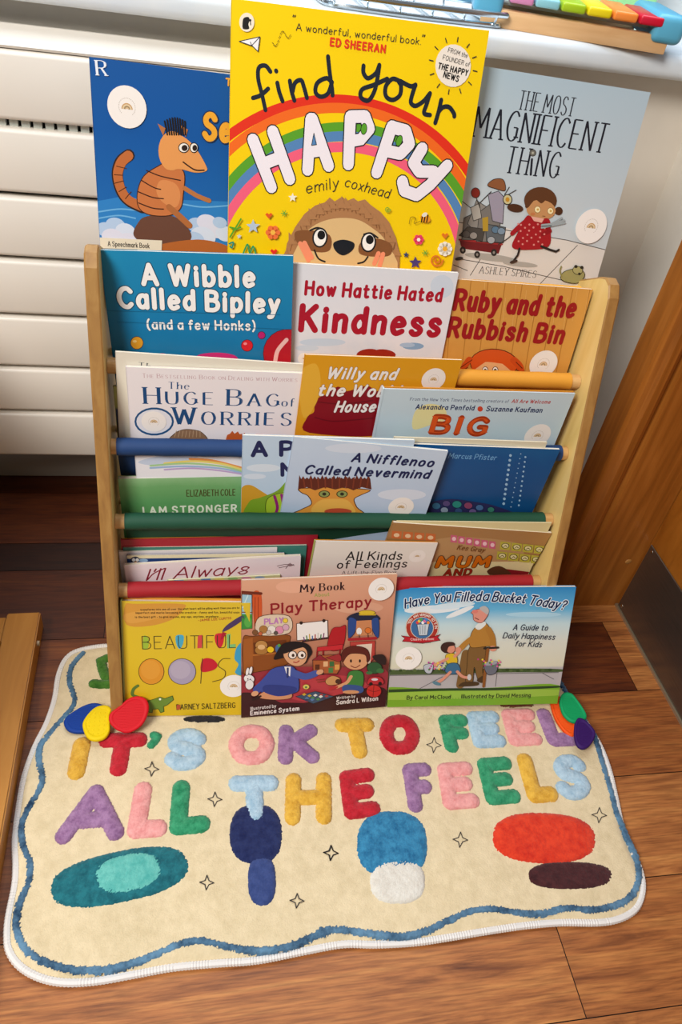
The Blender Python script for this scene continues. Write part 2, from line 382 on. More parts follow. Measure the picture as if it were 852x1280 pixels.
struct(box('wall_back', (-1.6, YW, 0), (XW+.1, YW+.1, .775), M_wall))
struct(box('wall_right', (XW, .033, 0), (XW+.1, YW, .775), M_wall))
struct(box('baseboard_back', (-1.6, YW-.014, 0), (XW, YW, .058), mat('skirting', '8c857c', .5), bev=.004))  # shade under the radiator is put into this grey
bm = bmesh.new(); add_box(bm, (-1.6, .29, .765), (1.3, .72, .797), .011, 4)
M_sill = noisy('sill_paint', [(.35, 'dde6ee'), (.65, 'e6ecf0')], 14, .3, sc=(1, 6, 1), bs=.06)
struct(bm_obj('trim_1', bm, M_sill, smooth=True))
# door post (architrave with moulding) and open door
M_oak = wood('oak_veneer', '7c4715', '96591f', 'a9692a', (26, 26, 1.6), 3, .38, .04)
M_oak2 = wood('oak_door', '8c5016', 'a5641f', 'b87429', (1.6, 14, 2.2), 3, .36, .04)
bm = bmesh.new()
prof = [(.705, .033), (.705, -.012), (.709, -.018), (.716, -.02), (.722, -.0235), (.732, -.024), (.739, -.0205), (.742, -.0155), (.746, -.0155), (.748, -.025), (.858, -.025), (.858, .033)]
add_prism(bm, [(x, y, 0) for x, y in prof], (0, 0, 1.1))
post = struct(bm_obj('trim_2', bm, M_oak))
bm = bmesh.new(); bmesh.ops.create_uvsphere(bm, u_segments=16, v_segments=8, radius=.0052)
p = at(785, 702, 1, -.025)
for v in bm.verts: v.co = Vector((v.co.x*1.15+p.x, v.co.y*.25-.025, v.co.z+p.z))
bm_obj('wood_plug', bm, mat('plug', 'a8763c', .4), post, True)
door = empty('door_1', (.8435, -.0258, 0)); struct(door)
box('door_panel', (.0, -.76, .004), (.042, 0, 1.1), M_oak2, door, .002)
bm = bmesh.new(); add_box(bm, (-.0025, -.72, .0055), (.0, -.004, .156), .0008, 1)
M_steel = noisy('brushed_steel', [(.3, '6e665e'), (.7, '7c746c')], 30, .32, sc=(1, .6, 30)); bsdf(M_steel).inputs['Metallic'].default_value = .85
bm_obj('kick_plate', bm, M_steel, door)
for yy, zz in ((-.014, .148), (-.014, .014), (-.25, .148), (-.25, .014)):
    bm = bmesh.new(); bmesh.ops.create_uvsphere(bm, u_segments=12, v_segments=6, radius=.0032)
    for v in bm.verts: v.co = Vector((v.co.x*.35-.0027, v.co.y+yy, v.co.z+zz))
    bm_obj('screw', bm, mat('screw_steel', 'b5b0a8', .25, 1), door, True)
box('weather_strip', (-.005, -.76, 0), (0, -.0, .0052), mat('strip_metal', 'b0a288', .35, .7), door)
# ---------------------------------------------------------------- radiator
rad = tag(empty('radiator', (-.3, .268, 0)), 'white horizontal flat-panel radiator under the window sill', 'radiator')
M_rad = noisy('radiator_enamel', [(.3, 'e6e0d6'), (.7, 'ebe5dc')], 5, .32)
Z = [.0945, .1888, .2737, .364, .454, .5444, .6318, .721]
for i in range(7):
    bm = bmesh.new(); add_box(bm, (-.9, 0, Z[i]+(.0065 if i == 6 else .003)), (.80, .022, Z[i+1]-.003), .006, 3)
    bm_obj('panel', bm, M_rad, rad, True)
bm = bmesh.new()
add_prism(bm, [(-.9, .004, .7195), (-.9, .002, .7225), (-.9, .008, .7255), (-.9, .046, .7385), (-.9, .054, .738), (-.9, .056, .73), (-.9, .03, .7195)], (1.70, 0, 0))
bm_obj('top_cover', bm, M_rad, rad, False)
box('back_plate', (-.88, .03, .10), (.78, .05, .72), mat('radiator_back', '77726a', .6), rad)
bm = bmesh.new()
for k in range(110):
    x = -.86+k*.0148; add_box(bm, (x, .012, .628), (x+.0105, .0215, .640))
bm_obj('convector_fins', bm, mat('fin_grey', 'b9bcb4', .5), rad)
for x in (-.8, .7): 
    bm = bmesh.new(); add_tube(bm, [(x, .04, .73), (x, .04, .06), (x, .06, .05)], .009, 10); bm_obj('bracket', bm, M_rad, rad, True)
# ---------------------------------------------------------------- book rack
RODS = [(-.0488, .4718), (-.0840, .3823), (-.1119, .2868), (-.1428, .1936)]
ALLR = [(.086, .525), (.002, .567)]+RODS
X1 = .5872; ZB = .0105
rack = tag(empty('book_rack', (0, -.226, ZB)), 'child-height wooden sling book rack standing on the cream rug', 'book rack')
M_ply = wood('rack_birch', 'd2b064', 'dfc078', 'e6ca88', (9, 9, 1.0), 4, .42, .03)
M_edge = wood('rack_edge', '8d6537', 'a0763f', 'ad854b', (20, 20, 1.5), 4, .45, .05)
def side(x0):
    yz = [(-.2275, ZB), (-.170, ZB), (-.06, ZB+.02), (.055, ZB), (.105, ZB), (.112, .30), (.108, .50), (.098, .535), (.075, .552), (-.012, .598), (-.024, .602), (-.036, .599), (-.0455, .586)]
    n = len(yz); r = Vector(rack.location)
    V = []
    e = .0022
    cy = sum(p[0] for p in yz)/n; cz = sum(p[1] for p in yz)/n
    def ins(p, k):
        l = math.hypot(p[0]-cy, p[1]-cz); return (p[0]-(p[0]-cy)/l*k, p[1]-(p[1]-cz)/l*k)
    for xx, k in ((x0, e), (x0+e*.8, 0), (x0+.015-e*.8, 0), (x0+.015, e)):
        V += [(xx-r.x, ins(p, k)[0]-r.y, ins(p, k)[1]-r.z) for p in yz]
    Fc = [tuple(range(n-1, -1, -1)), tuple(range(3*n, 4*n))]; I = [0, 0]
    for j in range(3):
        for k in range(n): Fc.append((j*n+k, j*n+(k+1) % n, (j+1)*n+(k+1) % n, (j+1)*n+k)); I.append(1)
    mesh_obj('side_panel', V, Fc, [M_ply, M_edge], rack, I)
side(-.015); side(X1)
M_rodw = wood('rod_wood', 'b98a52', 'c99b62', 'd6ad75', (2, 25, 25), 4, .4)
cols = [('f0b53a', 'yellow'), ('e9a52f', 'yellow'), ('d9952a', 'amber'), ('123a6e', 'blue'), ('104a34', 'green'), ('a00e1c', 'red')]
for i, (y, z) in enumerate(ALLR):
    c = cols[i]; y0, z0 = y+.226, z-ZB
    m = noisy('sling_'+c[1]+str(i), [(.3, c[0]), (.7, c[0])], 200, .7)
    bump(m, noise(m, mapped(m, 'Object', (1, 1, 1)), 900, 2), .25, .0003)
    bm = bmesh.new(); add_tube(bm, [(.0005, y0, z0), (X1-.0005, y0, z0)], .0095, 16); bm_obj('rod', bm, M_rodw, rack, True)
    xa, xb = (.012, X1-.013) if i != 3 else (.007, X1-.009)
    bm = bmesh.new(); n = 40
    pts = [(xa+(xb-xa)*k/n, y0, z0) for k in range(n+1)]
    add_tube(bm, pts, [.0108+.0003*math.sin(k*1.9) for k in range(n+1)], 18); o = bm_obj('rod_sleeve', bm, m, rack, True); o['label'] = c[1]+' fabric sleeve around the rod'
    if i == 0: continue
    yb, zb = ALLR[i-1]; yb += .226; zb -= ZB
    P = [(y0+.001, z0-.009), (y0+.006, z0-.03), (y0+.012, z0-.052), (y0+.024, z0-.06), (y0+.04, z0-.055), (y0+.05, z0-.015)]
    bm = bmesh.new(); add_tube(bm, [(.0005, y0+.0545, z0-.013), (X1-.0005, y0+.0545, z0-.013)], .0045, 12); bm_obj('rear_dowel', bm, M_rodw, rack, True)
    P = catmull(P, 4); V = []; Fc = []
    for k, (yy, zz) in enumerate(P):
        for j in range(13):
            x = xa+(xb-xa)*j/12; V.append((x, yy, zz))
    for k in range(len(P)-1):
        for j in range(12): a = k*13+j; Fc.append((a, a+1, a+14, a+13))
    o = mesh_obj('fabric_sling', V, Fc, m, rack, smooth=True); o['label'] = c[1]+' fabric book pocket'
    so = o.modifiers.new('thick', 'SOLIDIFY'); so.thickness = .0008
box('back_rail', (.0, .30, .05), (X1, .318, .09), M_rodw, rack, .002)
# window behind the sill
win = empty('window_1', (0, .66, .797)); struct(win)
M_upvc = mat('window_white', 'e4e6e6', .35)
bm = bmesh.new()
for a, b in (((-1.6, 0, 0), (1.3, .06, .07)), ((-1.6, 0, 1.15), (1.3, .06, 1.22)), ((-1.6, 0, .0705), (-1.53, .06, 1.1495)), ((1.23, 0, .0705), (1.3, .06, 1.1495)), ((-.13, 0, .0705), (-.06, .06, 1.1495))): add_box(bm, a, b, .004, 2)
bm_obj('window_frame', bm, M_upvc, win)
mg = bpy.data.materials.new('window_glass'); mg.use_nodes = True; nt = mg.node_tree; nt.nodes.remove(nt.nodes['Principled BSDF'])
tr = nt.nodes.new('ShaderNodeBsdfTransparent'); gl = nt.nodes.new('ShaderNodeBsdfGlossy'); gl.inputs['Roughness'].default_value = .02; mxs = nt.nodes.new('ShaderNodeMixShader'); mxs.inputs[0].default_value = .08
nt.links.new(tr.outputs[0], mxs.inputs[1]); nt.links.new(gl.outputs[0], mxs.inputs[2]); nt.links.new(mxs.outputs[0], nt.nodes['Material Output'].inputs[0])
for x0, x1 in ((-1.53, -.13), (-.06, 1.23)): box('window_pane', (x0, .026, .07), (x1, .032, 1.15), mg, win)
# ---------------------------------------------------------------- books
M_page = noisy('page_edges', [(.3, 'd9d0bd'), (.7, 'eae2d2')], 4, .7, sc=(1, 900, 1))
def cover_mat(name, stops, h, blotch=0, rough=.34):
    """printed colour bands from the bottom (0) to the top (1) of the cover, with watercolour mottling"""
    m = mat('cover_'+name, '808080', rough, 0, .4)
    t = nd(m, 'ShaderNodeTexCoord'); sp = nd(m, 'ShaderNodeSeparateXYZ'); lk(m, t.outputs['Object'], sp.inputs[0])
    dv = nd(m, 'ShaderNodeMath', operation='DIVIDE'); dv.inputs[1].default_value = h; lk(m, sp.outputs['Z'], dv.inputs[0])
    f = noise(m, t.outputs['Object'], 22, 4)
    ml = nd(m, 'ShaderNodeMath', operation='MULTIPLY_ADD'); ml.inputs[1].default_value = blotch; lk(m, f, ml.inputs[0]); lk(m, dv.outputs[0], ml.inputs[2])
    sb = nd(m, 'ShaderNodeMath', operation='SUBTRACT'); sb.inputs[1].default_value = blotch/2; lk(m, ml.outputs[0], sb.inputs[0])
    lk(m, ramp(m, sb.outputs[0], stops), bsdf(m).inputs['Base Color']); return m
class Book: pass
def book(kind, label, TL, yaw, lean, roll, w, bottom, t, stops, crop='P', group=None, hard=False, blotch=0, spine=None, back=None, h=None):
    Nn = Vector((-math.sin(yaw), math.cos(yaw), 0)); X0 = Vector((math.cos(yaw), math.sin(yaw), 0)); U0 = Vector((0, 0, math.cos(lean)))+Nn*math.sin(lean)
    X = X0*math.cos(roll)+U0*math.sin(roll); U = U0*math.cos(roll)-X0*math.sin(roll)
    if h is None: h = (TL[2]-bottom)/math.cos(lean); o = Vector(TL)-U*h
    else: o = Vector(TL)
    B = Book(); M = Matrix.Translation(o) @ Matrix((X, U.cross(X), U)).transposed().to_4x4()
    B.root = tag(empty(kind, M=M), label, 'book', group)
    cm = cover_mat(kind+str(len(bpy.data.objects)), stops, h, blotch)
    B.cm = cm; B.w, B.h, B.t = w, h, t
    ct = .0016 if hard else .0003; e = .003 if hard else .0004
    B.art = Art(o, X, U, w, h, crop); B.ct = ct
    A = B.art
    V = [(0, 0, 0), (w, 0, 0), (w, 0, h), (0, 0, h), (0, ct, 0), (w, ct, 0), (w, ct, h), (0, ct, h)]
    A.V += V; A.mats.append(cm); A.mi[cm.name] = 0
    bc = mat('board_'+kind, back, .4) if back else cm
    for f in ((0, 1, 2, 3), (7, 6, 5, 4), (3, 2, 6, 7), (1, 5, 6, 2), (0, 4, 5, 1), (0, 3, 7, 4)): A.Fc.append(f); A.I.append(0)
    box('page_block', (.0006, ct, e), (w-e, t-ct, h-e), M_page, B.root)
    box('back_cover', (0, t-ct, 0), (w, t, h), bc, B.root)
    sm = mat('spine_'+kind, spine, .4) if spine else cm
    box('spine', (-ct, 0, 0), (.0004, t, h), sm, B.root)
    return B
def sticker(B, x, y, rx, ry, ring=None):
    A = B.art; A.build('front_cover', B.root); B.done = True
    T = Art(A.o, A.X, A.U, A.w, A.h); T.crop = A.crop; T.layer = A.layer+3
    c = A.uv((x, y)); r = (A.loc((x, y), rx)+A.loc((x, y), ry))/2
    T.put([[(c[0]+r*math.cos(a*.2094), c[1]+r*math.sin(a*.2094)) for a in range(30)]], 'f0ebe6')
    P = []
    for k in range(26):
        a = -.9+k*.19
        if a > 3.14+.9: break
        P += ribbon([(c[0]+r*.42*math.cos(a+d), c[1]+r*.42*math.sin(a+d)) for d in (0, .09)], r*.035, False)
    T.put(P, 'b5aca2')
    for rr, cc in ((.26, 'c9a06a'), (.19, 'e0c89c'), (.13, '9a8468'), (.07, 'd8b888')):
        T.put(ribbon([(c[0]+r*rr*math.cos(k*math.pi/10), c[1]-r*.1+r*rr*math.sin(k*math.pi/10)) for k in range(11)], r*.06, False), cc)
    o = T.build('sticker', B.root); o['label'] = 'round white sticker with a small arch'
def done(B): B.art.build('front_cover', B.root)

g1 = 'picture books on the top tier of the rack'; g2 = 'picture books behind the yellow rod'; g3 = 'picture books behind the blue rod'
g4 = 'picture books behind the green rod'; g5 = 'picture books behind the red rod'; g6 = 'picture books standing at the foot of the rack'

# --- top tier
b = book('picture_book', 'blue picture book with an orange armadillo on a rock, top left of the rack', (-.0048, .0665, .7588), -.0013, .149, -.0129, .21, .505, .004,
         [(0, '2a76b8'), (.4, '1c67b0'), (.75, '0f55a0'), (1, '14549c')], 'A', g1, blotch=.1)
a = b.art
a.poly([(340, 715), (420, 700), (560, 706), (700, 712), (830, 716), (830, 920), (340, 920)], '2d7fc4')
for L in ([(350, 752), (430, 742), (520, 752)], [(650, 725), (720, 735), (810, 730)], [(350, 775), (420, 765), (480, 775)]): a.line(L, 5, '6db0e0', True)
for x, y, r in ((375, 815, 34), (410, 800, 36), (445, 820, 36), (400, 842, 40), (455, 850, 30), (700, 800, 36), (735, 790, 38), (770, 815, 40), (800, 830, 36), (720, 840, 46), (690, 850, 36), (780, 790, 26)): a.ell(x, y, r, r*.75, random.choice(['c4d4ea', 'd6dff0', 'b4cbe8', 'dcdcec']), .3)
a.poly([(490, 790), (520, 768), (600, 764), (650, 790), (680, 840), (640, 872), (520, 862), (474, 835)], '6a4434', True)
a.poly([(560, 870), (700, 850), (800, 870), (810, 900), (540, 900)], 'b4642c', True)
a.line([(458, 550), (428, 575), (416, 620), (428, 675), (455, 712), (505, 738)], 40, '30201a', True)
a.line([(456, 552), (430, 577), (418, 620), (430, 673), (457, 710), (510, 736)], 34, 'bd6a36', True)
for x, y, dx, dy in ((414, 590, 34, 8), (405, 620, 30, 2), (408, 650, 30, -8), (422, 680, 26, -16), (445, 705, 20, -24)): a.line([(x, y), (x+dx, y+dy)], 3, '54290f')
a.poly([(560, 590), (600, 575), (652, 610), (650, 690), (640, 740), (600, 765), (530, 762), (492, 735), (488, 680), (510, 625)], 'c87540', True, '402010', 3)
a.poly([(570, 640), (620, 650), (640, 690), (625, 735), (580, 720), (555, 680)], 'd98c52', True)
for L in ([(520, 605), (570, 625), (640, 640)], [(502, 640), (545, 665), (570, 672)], [(490, 680), (540, 700), (580, 705)], [(492, 720), (540, 738), (580, 742)]): a.line(L, 4, '3c1c10', True)
a.line([(655, 668), (700, 695), (742, 712)], 16, 'b9733f', True); a.line([(600, 735), (640, 770), (672, 800)], 22, 'b06a38', True)
a.ell(610, 535, 48, 70, 'e39a56'); a.poly([(585, 480), (640, 480), (690, 520), (732, 590), (728, 608), (690, 612), (640, 600), (590, 600), (565, 550)], 'e39a56', True)
a.line([(650, 575), (690, 602), (724, 604)], 5, '30180e', True)
for x, y in ((575, 450), (655, 455)): a.poly([(x-16, y-12), (x+12, y+5), (x+4, y+32)], 'b27040')
for k in range(9): a.line([(594+k*8, 478), (584+k*9, 430-12*math.sin(k*.4))], 6, '1c1412')
for x, rr in ((652, 18), (688, 14)): a.ell(x, 524, rr, 17, 'f4efe6', 0, '201510', 3); a.ell(x+3, 525, rr*.6, 11, '2a1a14')
a.text('R', (346, 266), (378, 268), 48, 'e6edf6', .2, 'serif'); a.text('Se', (726, 488), (812, 500), 78, 'eda830', .26, outline='2a3550')
a.text('The', (802, 302), (862, 310), 22, 'eda830', .26)
a.poly([(352, 842), (575, 853), (573, 905), (350, 900)], 'e6dcc6'); a.text('A Speechmark Book', (384, 872), (530, 880), 16, '3c3630', .16)
a.line([(370, 884), (486, 888)], 6, '201c1a')
sticker(b, 451, 380, 70, 75)

b = book('picture_book', 'tall yellow picture book with a rainbow and sloth face, highest in the rack', (.1358, .0660, .8234), -.0063, .2029, .0031, .2694, .52, .006,
         [(0, 'f2cc00'), (1, 'f6d200')], 'B', g1)
a = b.art
for p, q, r, c in (((45, 408), (335, 303), (750, 500), 'e03018'), ((45, 452), (335, 329), (740, 538), 'ee6a1c'), ((45, 552), (335, 390), (742, 588), '58a028'), ((45, 598), (335, 418), (730, 628), '5484b8'), ((45, 642), (335, 450), (716, 668), 'f0607e')): a.arc(p, q, r, 29, c)
def hw(items, w, c):
    for L in items: a.line(L, w, c, True)
hw([[(165, 218), (150, 200), (130, 206), (128, 240), (140, 290), (150, 335)], [(112, 298), (135, 290), (158, 270)], [(186, 252), (192, 280), (202, 308)], [(182, 215), (183, 217)],
    [(224, 246), (230, 280), (238, 306)], [(232, 280), (240, 252), (258, 244), (266, 262), (276, 298)], [(352, 250), (335, 238), (308, 252), (302, 280), (318, 294), (340, 284), (352, 250)], [(340, 172), (345, 220), (352, 268), (354, 290)]], 13, '1c2430')
hw([[(448, 200), (448, 222), (462, 238), (486, 222), (496, 198)], [(496, 198), (490, 240), (480, 280), (462, 306), (440, 296), (444, 272), (480, 258), (520, 240)], [(560, 248), (536, 240), (516, 262), (516, 292), (536, 304), (558, 290), (562, 262), (556, 246), (590, 262), (606, 258)],
    [(606, 258), (596, 288), (592, 312), (606, 322), (630, 308), (648, 286)], [(650, 284), (640, 316), (632, 344), (650, 350)], [(684, 304), (676, 340), (666, 374)], [(676, 340), (690, 326), (708, 326), (722, 344), (724, 354)]], 13, '1c2430')
HP = [[[(112, 425), (168, 570)], [(172, 400), (224, 545)], [(140, 500), (196, 478)]], [[(288, 362), (278, 517)], [(292, 362), (342, 505)], [(285, 462), (325, 456)]], [[(408, 355), (402, 500)], [(408, 355), (452, 354), (466, 392), (440, 424), (405, 430)]],
      [[(534, 385), (488, 525)], [(536, 387), (576, 398), (588, 438), (560, 468), (514, 458)]], [[(626, 452), (600, 495), (618, 522), (660, 522)], [(702, 504), (650, 562), (610, 594), (572, 580), (566, 552)]]]
for L in HP: a.lines(L, 43, '16181c', False)
for L in HP: a.lines(L, 36, 'efe9f0', False)
a.ell(449, 392, 9, 17, '58a028', .1, '16181c', 2); a.ell(556, 428, 9, 17, '58a028', .3, '16181c', 2); a.poly([(297, 405), (305, 440), (290, 442)], '5484b8', False, '16181c', 2)
a.text('A wonderful, wonderful book.', (243, 92), (622, 136), 19, '26262c', .11); a.text('"', (232, 72), (240, 73), 24, '26262c', .12); a.text('"', (624, 132), (632, 133), 24, '26262c', .12)
a.text('ED SHEERAN', (347, 138), (512, 160), 20, 'e0381c', .26)
a.text('emily', (275, 588), (372, 570), 30, '24242a', .09, slant=3); a.text('coxhead', (390, 566), (522, 603), 28, '24242a', .09, slant=3)
a.ell(720, 200, 54, 65, 'efe7da')
for k in range(12): th = k*.5236+.2; a.line([(720+62*math.cos(th), 200+74*math.sin(th)), (720+74*math.cos(th), 200+88*math.sin(th))], 3, '2a2a2a')
a.text('FROM the', (704, 158), (762, 176), 12, '2a2a2a', .12); a.text('FOUNDER of', (688, 180), (768, 203), 12, '2a2a2a', .12); a.text('THE HAPPY', (674, 208), (762, 230), 15, '141414', .22); a.text('NEWS', (690, 234), (734, 248), 15, '141414', .22)
a.ell(93, 68, 23, 29, 'f0e6d0'); a.poly([(84, 55), (98, 52), (102, 62), (98, 74), (100, 88), (82, 88), (80, 70)], '201c1a', True); a.line([(104, 66), (105, 76)], 3, '201c1a'); a.ell(104, 62, 3, 4, '201c1a')
a.poly([(70, 126), (133, 112), (127, 157), (110, 140)], 'f4f2f4', False, '30343c', 2.5); a.line([(133, 112), (108, 139), (104, 128)], 2.5, '30343c')
for k in range(14): th = k*.36; a.line([(170+k*4, 130-k*2.5+16*math.sin(th*1.8)), (174+k*4, 128-k*2.5+16*math.sin(th*1.8+.3))], 2, '7a6a10')
a.poly([(205, 800), (215, 740), (240, 690), (268, 650), (300, 625), (330, 615), (345, 600), (360, 612), (382, 598), (398, 610), (418, 602), (430, 612), (452, 606), (468, 622), (500, 645), (525, 675), (545, 720), (558, 770), (556, 830), (205, 830)], 'ae7c50')
for k in range(26): x = 225+k*12.5; y = 800-175*math.sin((x-205)/355*math.pi)**.7; a.line([(x, y+14), (x+6*math.cos(k), y-6)], 3, '8a5a34')
for k in range(17): x = 212+k*21; y = 806-196*max(0, math.sin((x-203)/358*math.pi))**.62; a.poly([(x-13, y+22), (x-7+9*math.cos(k*2.3), y-11-5*math.sin(k*1.7)), (x+13, y+22)], 'ae7c50')
a.poly([(245, 830), (250, 740), (290, 690), (350, 665), (420, 665), (470, 690), (515, 735), (535, 830)], 'dcb880', True)
a.poly([(240, 705), (290, 700), (345, 715), (345, 760), (300, 765), (250, 742)], '82522e', True); a.poly([(440, 735), (490, 725), (530, 742), (528, 775), (480, 780), (435, 770)], '82522e', True)
for x, y in ((315, 722), (462, 736)): a.ell(x, y, 21, 28, 'f6f2ec', .1, '1a1a1c', 5); a.ell(x+4, y-8, 12, 14, '141416')
a.line([(285, 700), (305, 692), (322, 695)], 5, '1a1a1c', True); a.line([(448, 712), (468, 708), (490, 722)], 5, '1a1a1c', True)
a.poly([(356, 738), (385, 728), (418, 738), (414, 760), (386, 776), (362, 762)], '161a22', True); a.line([(298, 760), (310, 785), (330, 795)], 5, '1a1a1c', True); a.line([(430, 800), (448, 795), (460, 780)], 5, '1a1a1c', True)
for L in ([(255, 740), (280, 790)], [(268, 738), (290, 782)], [(492, 770), (480, 800)], [(506, 772), (496, 806)]): a.line(L, 14, 'f0916c')
for x, y, r, c in ((232, 600, 14, 'f2eeda'), (112, 688, 22, 'b6c6d8'), (604, 798, 20, '4a3a78'), (576, 774, 10, '30406a'), (70, 718, 8, 'c8d0d8')): a.star(x, y, r, c)
a.flower(172, 706, 22, 'ee7438', 'f4b848'); a.flower(614, 728, 16, 'e84068', 'f6f0e0'); a.flower(694, 756, 22, 'f4f0e2', 'eeb030', 8)
for x, y, c in ((160, 655, 'e05820'), (175, 765, 'e02c20'), (694, 716, 'e07820')): a.poly([(x, y+10), (x-11, y-3), (x-6, y-9), (x, y-4), (x+6, y-9), (x+11, y-3)], c)
for L, c in (([(42, 720), (60, 690), (75, 665)], '58a028'), ([(42, 690), (58, 694)], '58a028'), ([(52, 700), (74, 690)], '58a028'), ([(82, 770), (95, 742), (102, 768), (112, 748), (120, 772)], '389858'), ([(40, 740), (52, 736), (48, 752), (42, 748)], '2c8c78')): a.line(L, 5, c, True)
for cx, cy, r, c in ((668, 790, 20, 'd87828'), (520, 636, 9, '94b030')): a.line([(cx+r*(1-k/14)*math.cos(k*.9), cy+r*(1-k/14)*math.sin(k*.9)) for k in range(13)], 5 if r > 10 else 3, c, True)
for x, y, c in ((206, 648, '74a838'), (634, 768, '74a838')):
    for k in range(3): a.line([(x-9*math.cos(k*1.05), y-9*math.sin(k*1.05)), (x+9*math.cos(k*1.05), y+9*math.sin(k*1.05))], 2.5, c)
a.ell(634, 664, 16, 11, 'e89820', .4)
for x in (626, 634, 642): a.line([(x, 654), (x-4, 674)], 4, '30200c')
a.ell(632, 652, 9, 6, 'e6e2d4', -.5); a.line([(585, 680), (590, 660), (604, 662), (600, 678), (618, 672)], 2, '8a7010', True)
done(b)

b = book('picture_book', 'pale blue hardback with a girl in a red dress pulling a wagon, top right', (.3898, .0826, .7895), -.0112, .1997, -.0291, .229, .562, .010,
         [(0, 'cfd2d2'), (.5, 'bccad2'), (1, 'a9bfcc')], 'C', g1, hard=True, blotch=.12)
a = b.art
a.poly([(60, 588), (240, 612), (460, 656), (595, 690), (560, 850), (40, 800)], 'd9d4cd'); a.lines([[(60, 590), (460, 656), (595, 690)], [(495, 674), (365, 808)], [(80, 718), (240, 745), (440, 792)], [(170, 712), (130, 776)], [(60, 490), (130, 545)], [(72, 740), (120, 760)]], 2.5, '3c3c3c')
a.text('THE MOST', (292, 208), (478, 233), 56, '242a34', .085, 'serif', track=.2); a.text('MAGNIFICENT', (137, 300), (582, 357), 90, '181e2a', .085, 'serif', track=.2); a.text('TH NG', (248, 424), (424, 444), 80, '181e2a', .085, 'serif', track=.24)
a.line([(336, 432), (340, 380)], 8, '181e2a'); a.ell(343, 358, 11, 11, '6a6a62', 0, '30302c', 2); a.ell(343, 358, 4, 4, 'b0b0a0')
a.text('ASHLEY SPIRES', (160, 768), (352, 784), 22, '26262a', .09, 'serif', track=.18)
a.ell(200, 715, 90, 12, 'a8a49c', .12); a.ell(300, 738, 60, 9, 'aaa69e', .1)
a.poly([(92, 652), (238, 668), (226, 702), (100, 684)], '6e1d20'); a.line([(92, 654), (238, 670)], 6, '9a2c2c')
for x, y in ((104, 690), (153, 705), (210, 698)): a.ell(x, y, 10, 12, '2a2624'); a.ell(x, y, 4, 5, '8a847c')
for P, c in (([(100, 655), (108, 580), (150, 560), (160, 655)], '6d6a66'), ([(120, 600), (150, 520), (190, 545), (180, 660)], '8a8680'), ([(160, 560), (200, 530), (232, 560), (230, 665), (150, 660)], '77736e'), ([(190, 500), (225, 488), (246, 510), (240, 600), (205, 590)], '9a94a4'),
             ([(90, 640), (120, 610), (180, 618), (170, 660)], '48443f'), ([(180, 600), (250, 612), (242, 665), (185, 660)], '5e6468'), ([(130, 545), (160, 530), (168, 580), (140, 590)], 'a8a49c')): a.poly(P, c, False, '2c2a28', 2)
a.poly([(188, 468), (210, 448), (242, 450), (248, 486), (215, 480)], '8a5634', True, '2c1a10', 2); a.ell(147, 494, 15, 17, '84281e', 0, '2c1a10', 2); a.lines([[(150, 512), (162, 545)], [(200, 490), (160, 530)], [(246, 500), (262, 475)], [(250, 505), (285, 485)]], 3, '3a3430')
a.ell(256, 517, 15, 17, 'c8c090', 0, '2c2a28', 3); a.ell(256, 517, 7, 8, 'c08a28'); a.poly([(170, 580), (190, 575), (190, 625), (172, 625)], 'b09030')
for x, y, c in ((215, 620, '5a7890'), (235, 625, '7a8ea0'), (140, 640, '8f8a84'), (200, 655, 'a0a4a8'), (115, 635, '55504c')): a.ell(x, y, 13, 12, c, 0, '2c2a28', 1.5)
a.line([(225, 670), (262, 645), (290, 610)], 3, '3a3430', True)
a.ell(282, 546, 28, 14, '4a2c1a', .15); a.ell(430, 556, 14, 14, '4a2c1a', .5); a.ell(368, 520, 56, 46, '5c3820')
a.ell(370, 552, 50, 34, 'c08d5c', .1); a.poly([(316, 535), (340, 495), (400, 500), (418, 535), (396, 512), (372, 530), (350, 518), (325, 545)], '5c3820', True)
for x, y in ((358, 551), (402, 556)): a.ell(x, y, 10, 11, 'f0e2b0', 0, '8a6838', 1.5); a.ell(x+1, y, 4, 4, 'c8a050')
a.line([(375, 573), (384, 574)], 2, '6a3a20'); a.ell(342, 566, 8, 5, 'c07848')
a.poly([(322, 572), (350, 585), (395, 582), (402, 620), (396, 676), (330, 688), (272, 680), (290, 630)], 'a01a22', True); a.line([(318, 590), (292, 612), (272, 632)], 16, 'a01a22'); a.line([(385, 600), (400, 625), (376, 635)], 14, '8c141c')
for k in range(22): a.ell(292+(k*37) % 96, 600+(k*23) % 80, 3.5, 3.5, 'd88880', n=8)
a.poly([(335, 574), (380, 582), (372, 596), (345, 590)], 'e0a898'); a.line([(296, 684), (290, 706), (278, 722)], 7, '262220'); a.line([(370, 676), (395, 686), (420, 694), (430, 688)], 7, '262220'); a.ell(276, 728, 14, 5, '403028', -.3)
a.lines([[(372, 604), (410, 600), (448, 588)], [(380, 612), (420, 592), (440, 580)], [(372, 612), (450, 596)]], 7, '9aa4a8'); a.line([(372, 608), (405, 606)], 3, '3c4448')
a.poly([(436, 785), (445, 765), (470, 755), (500, 752), (518, 770), (510, 790), (490, 802), (455, 798)], '9c9660', True, '2a2818', 2); a.ell(494, 758, 17, 14, 'a8a26c', .2, '2a2818', 2); a.line([(440, 780), (434, 760), (438, 745)], 5, '8c864e', True)
for x, y, r in ((488, 745, 6), (508, 748, 6), (500, 770, 5), (520, 790, 4)): a.ell(x, y, r, r*.9, '2c2a20')
a.ell(90, 718, 14, 6, '3c3a38', -.2)
sticker(b, 540, 608, 53, 58)

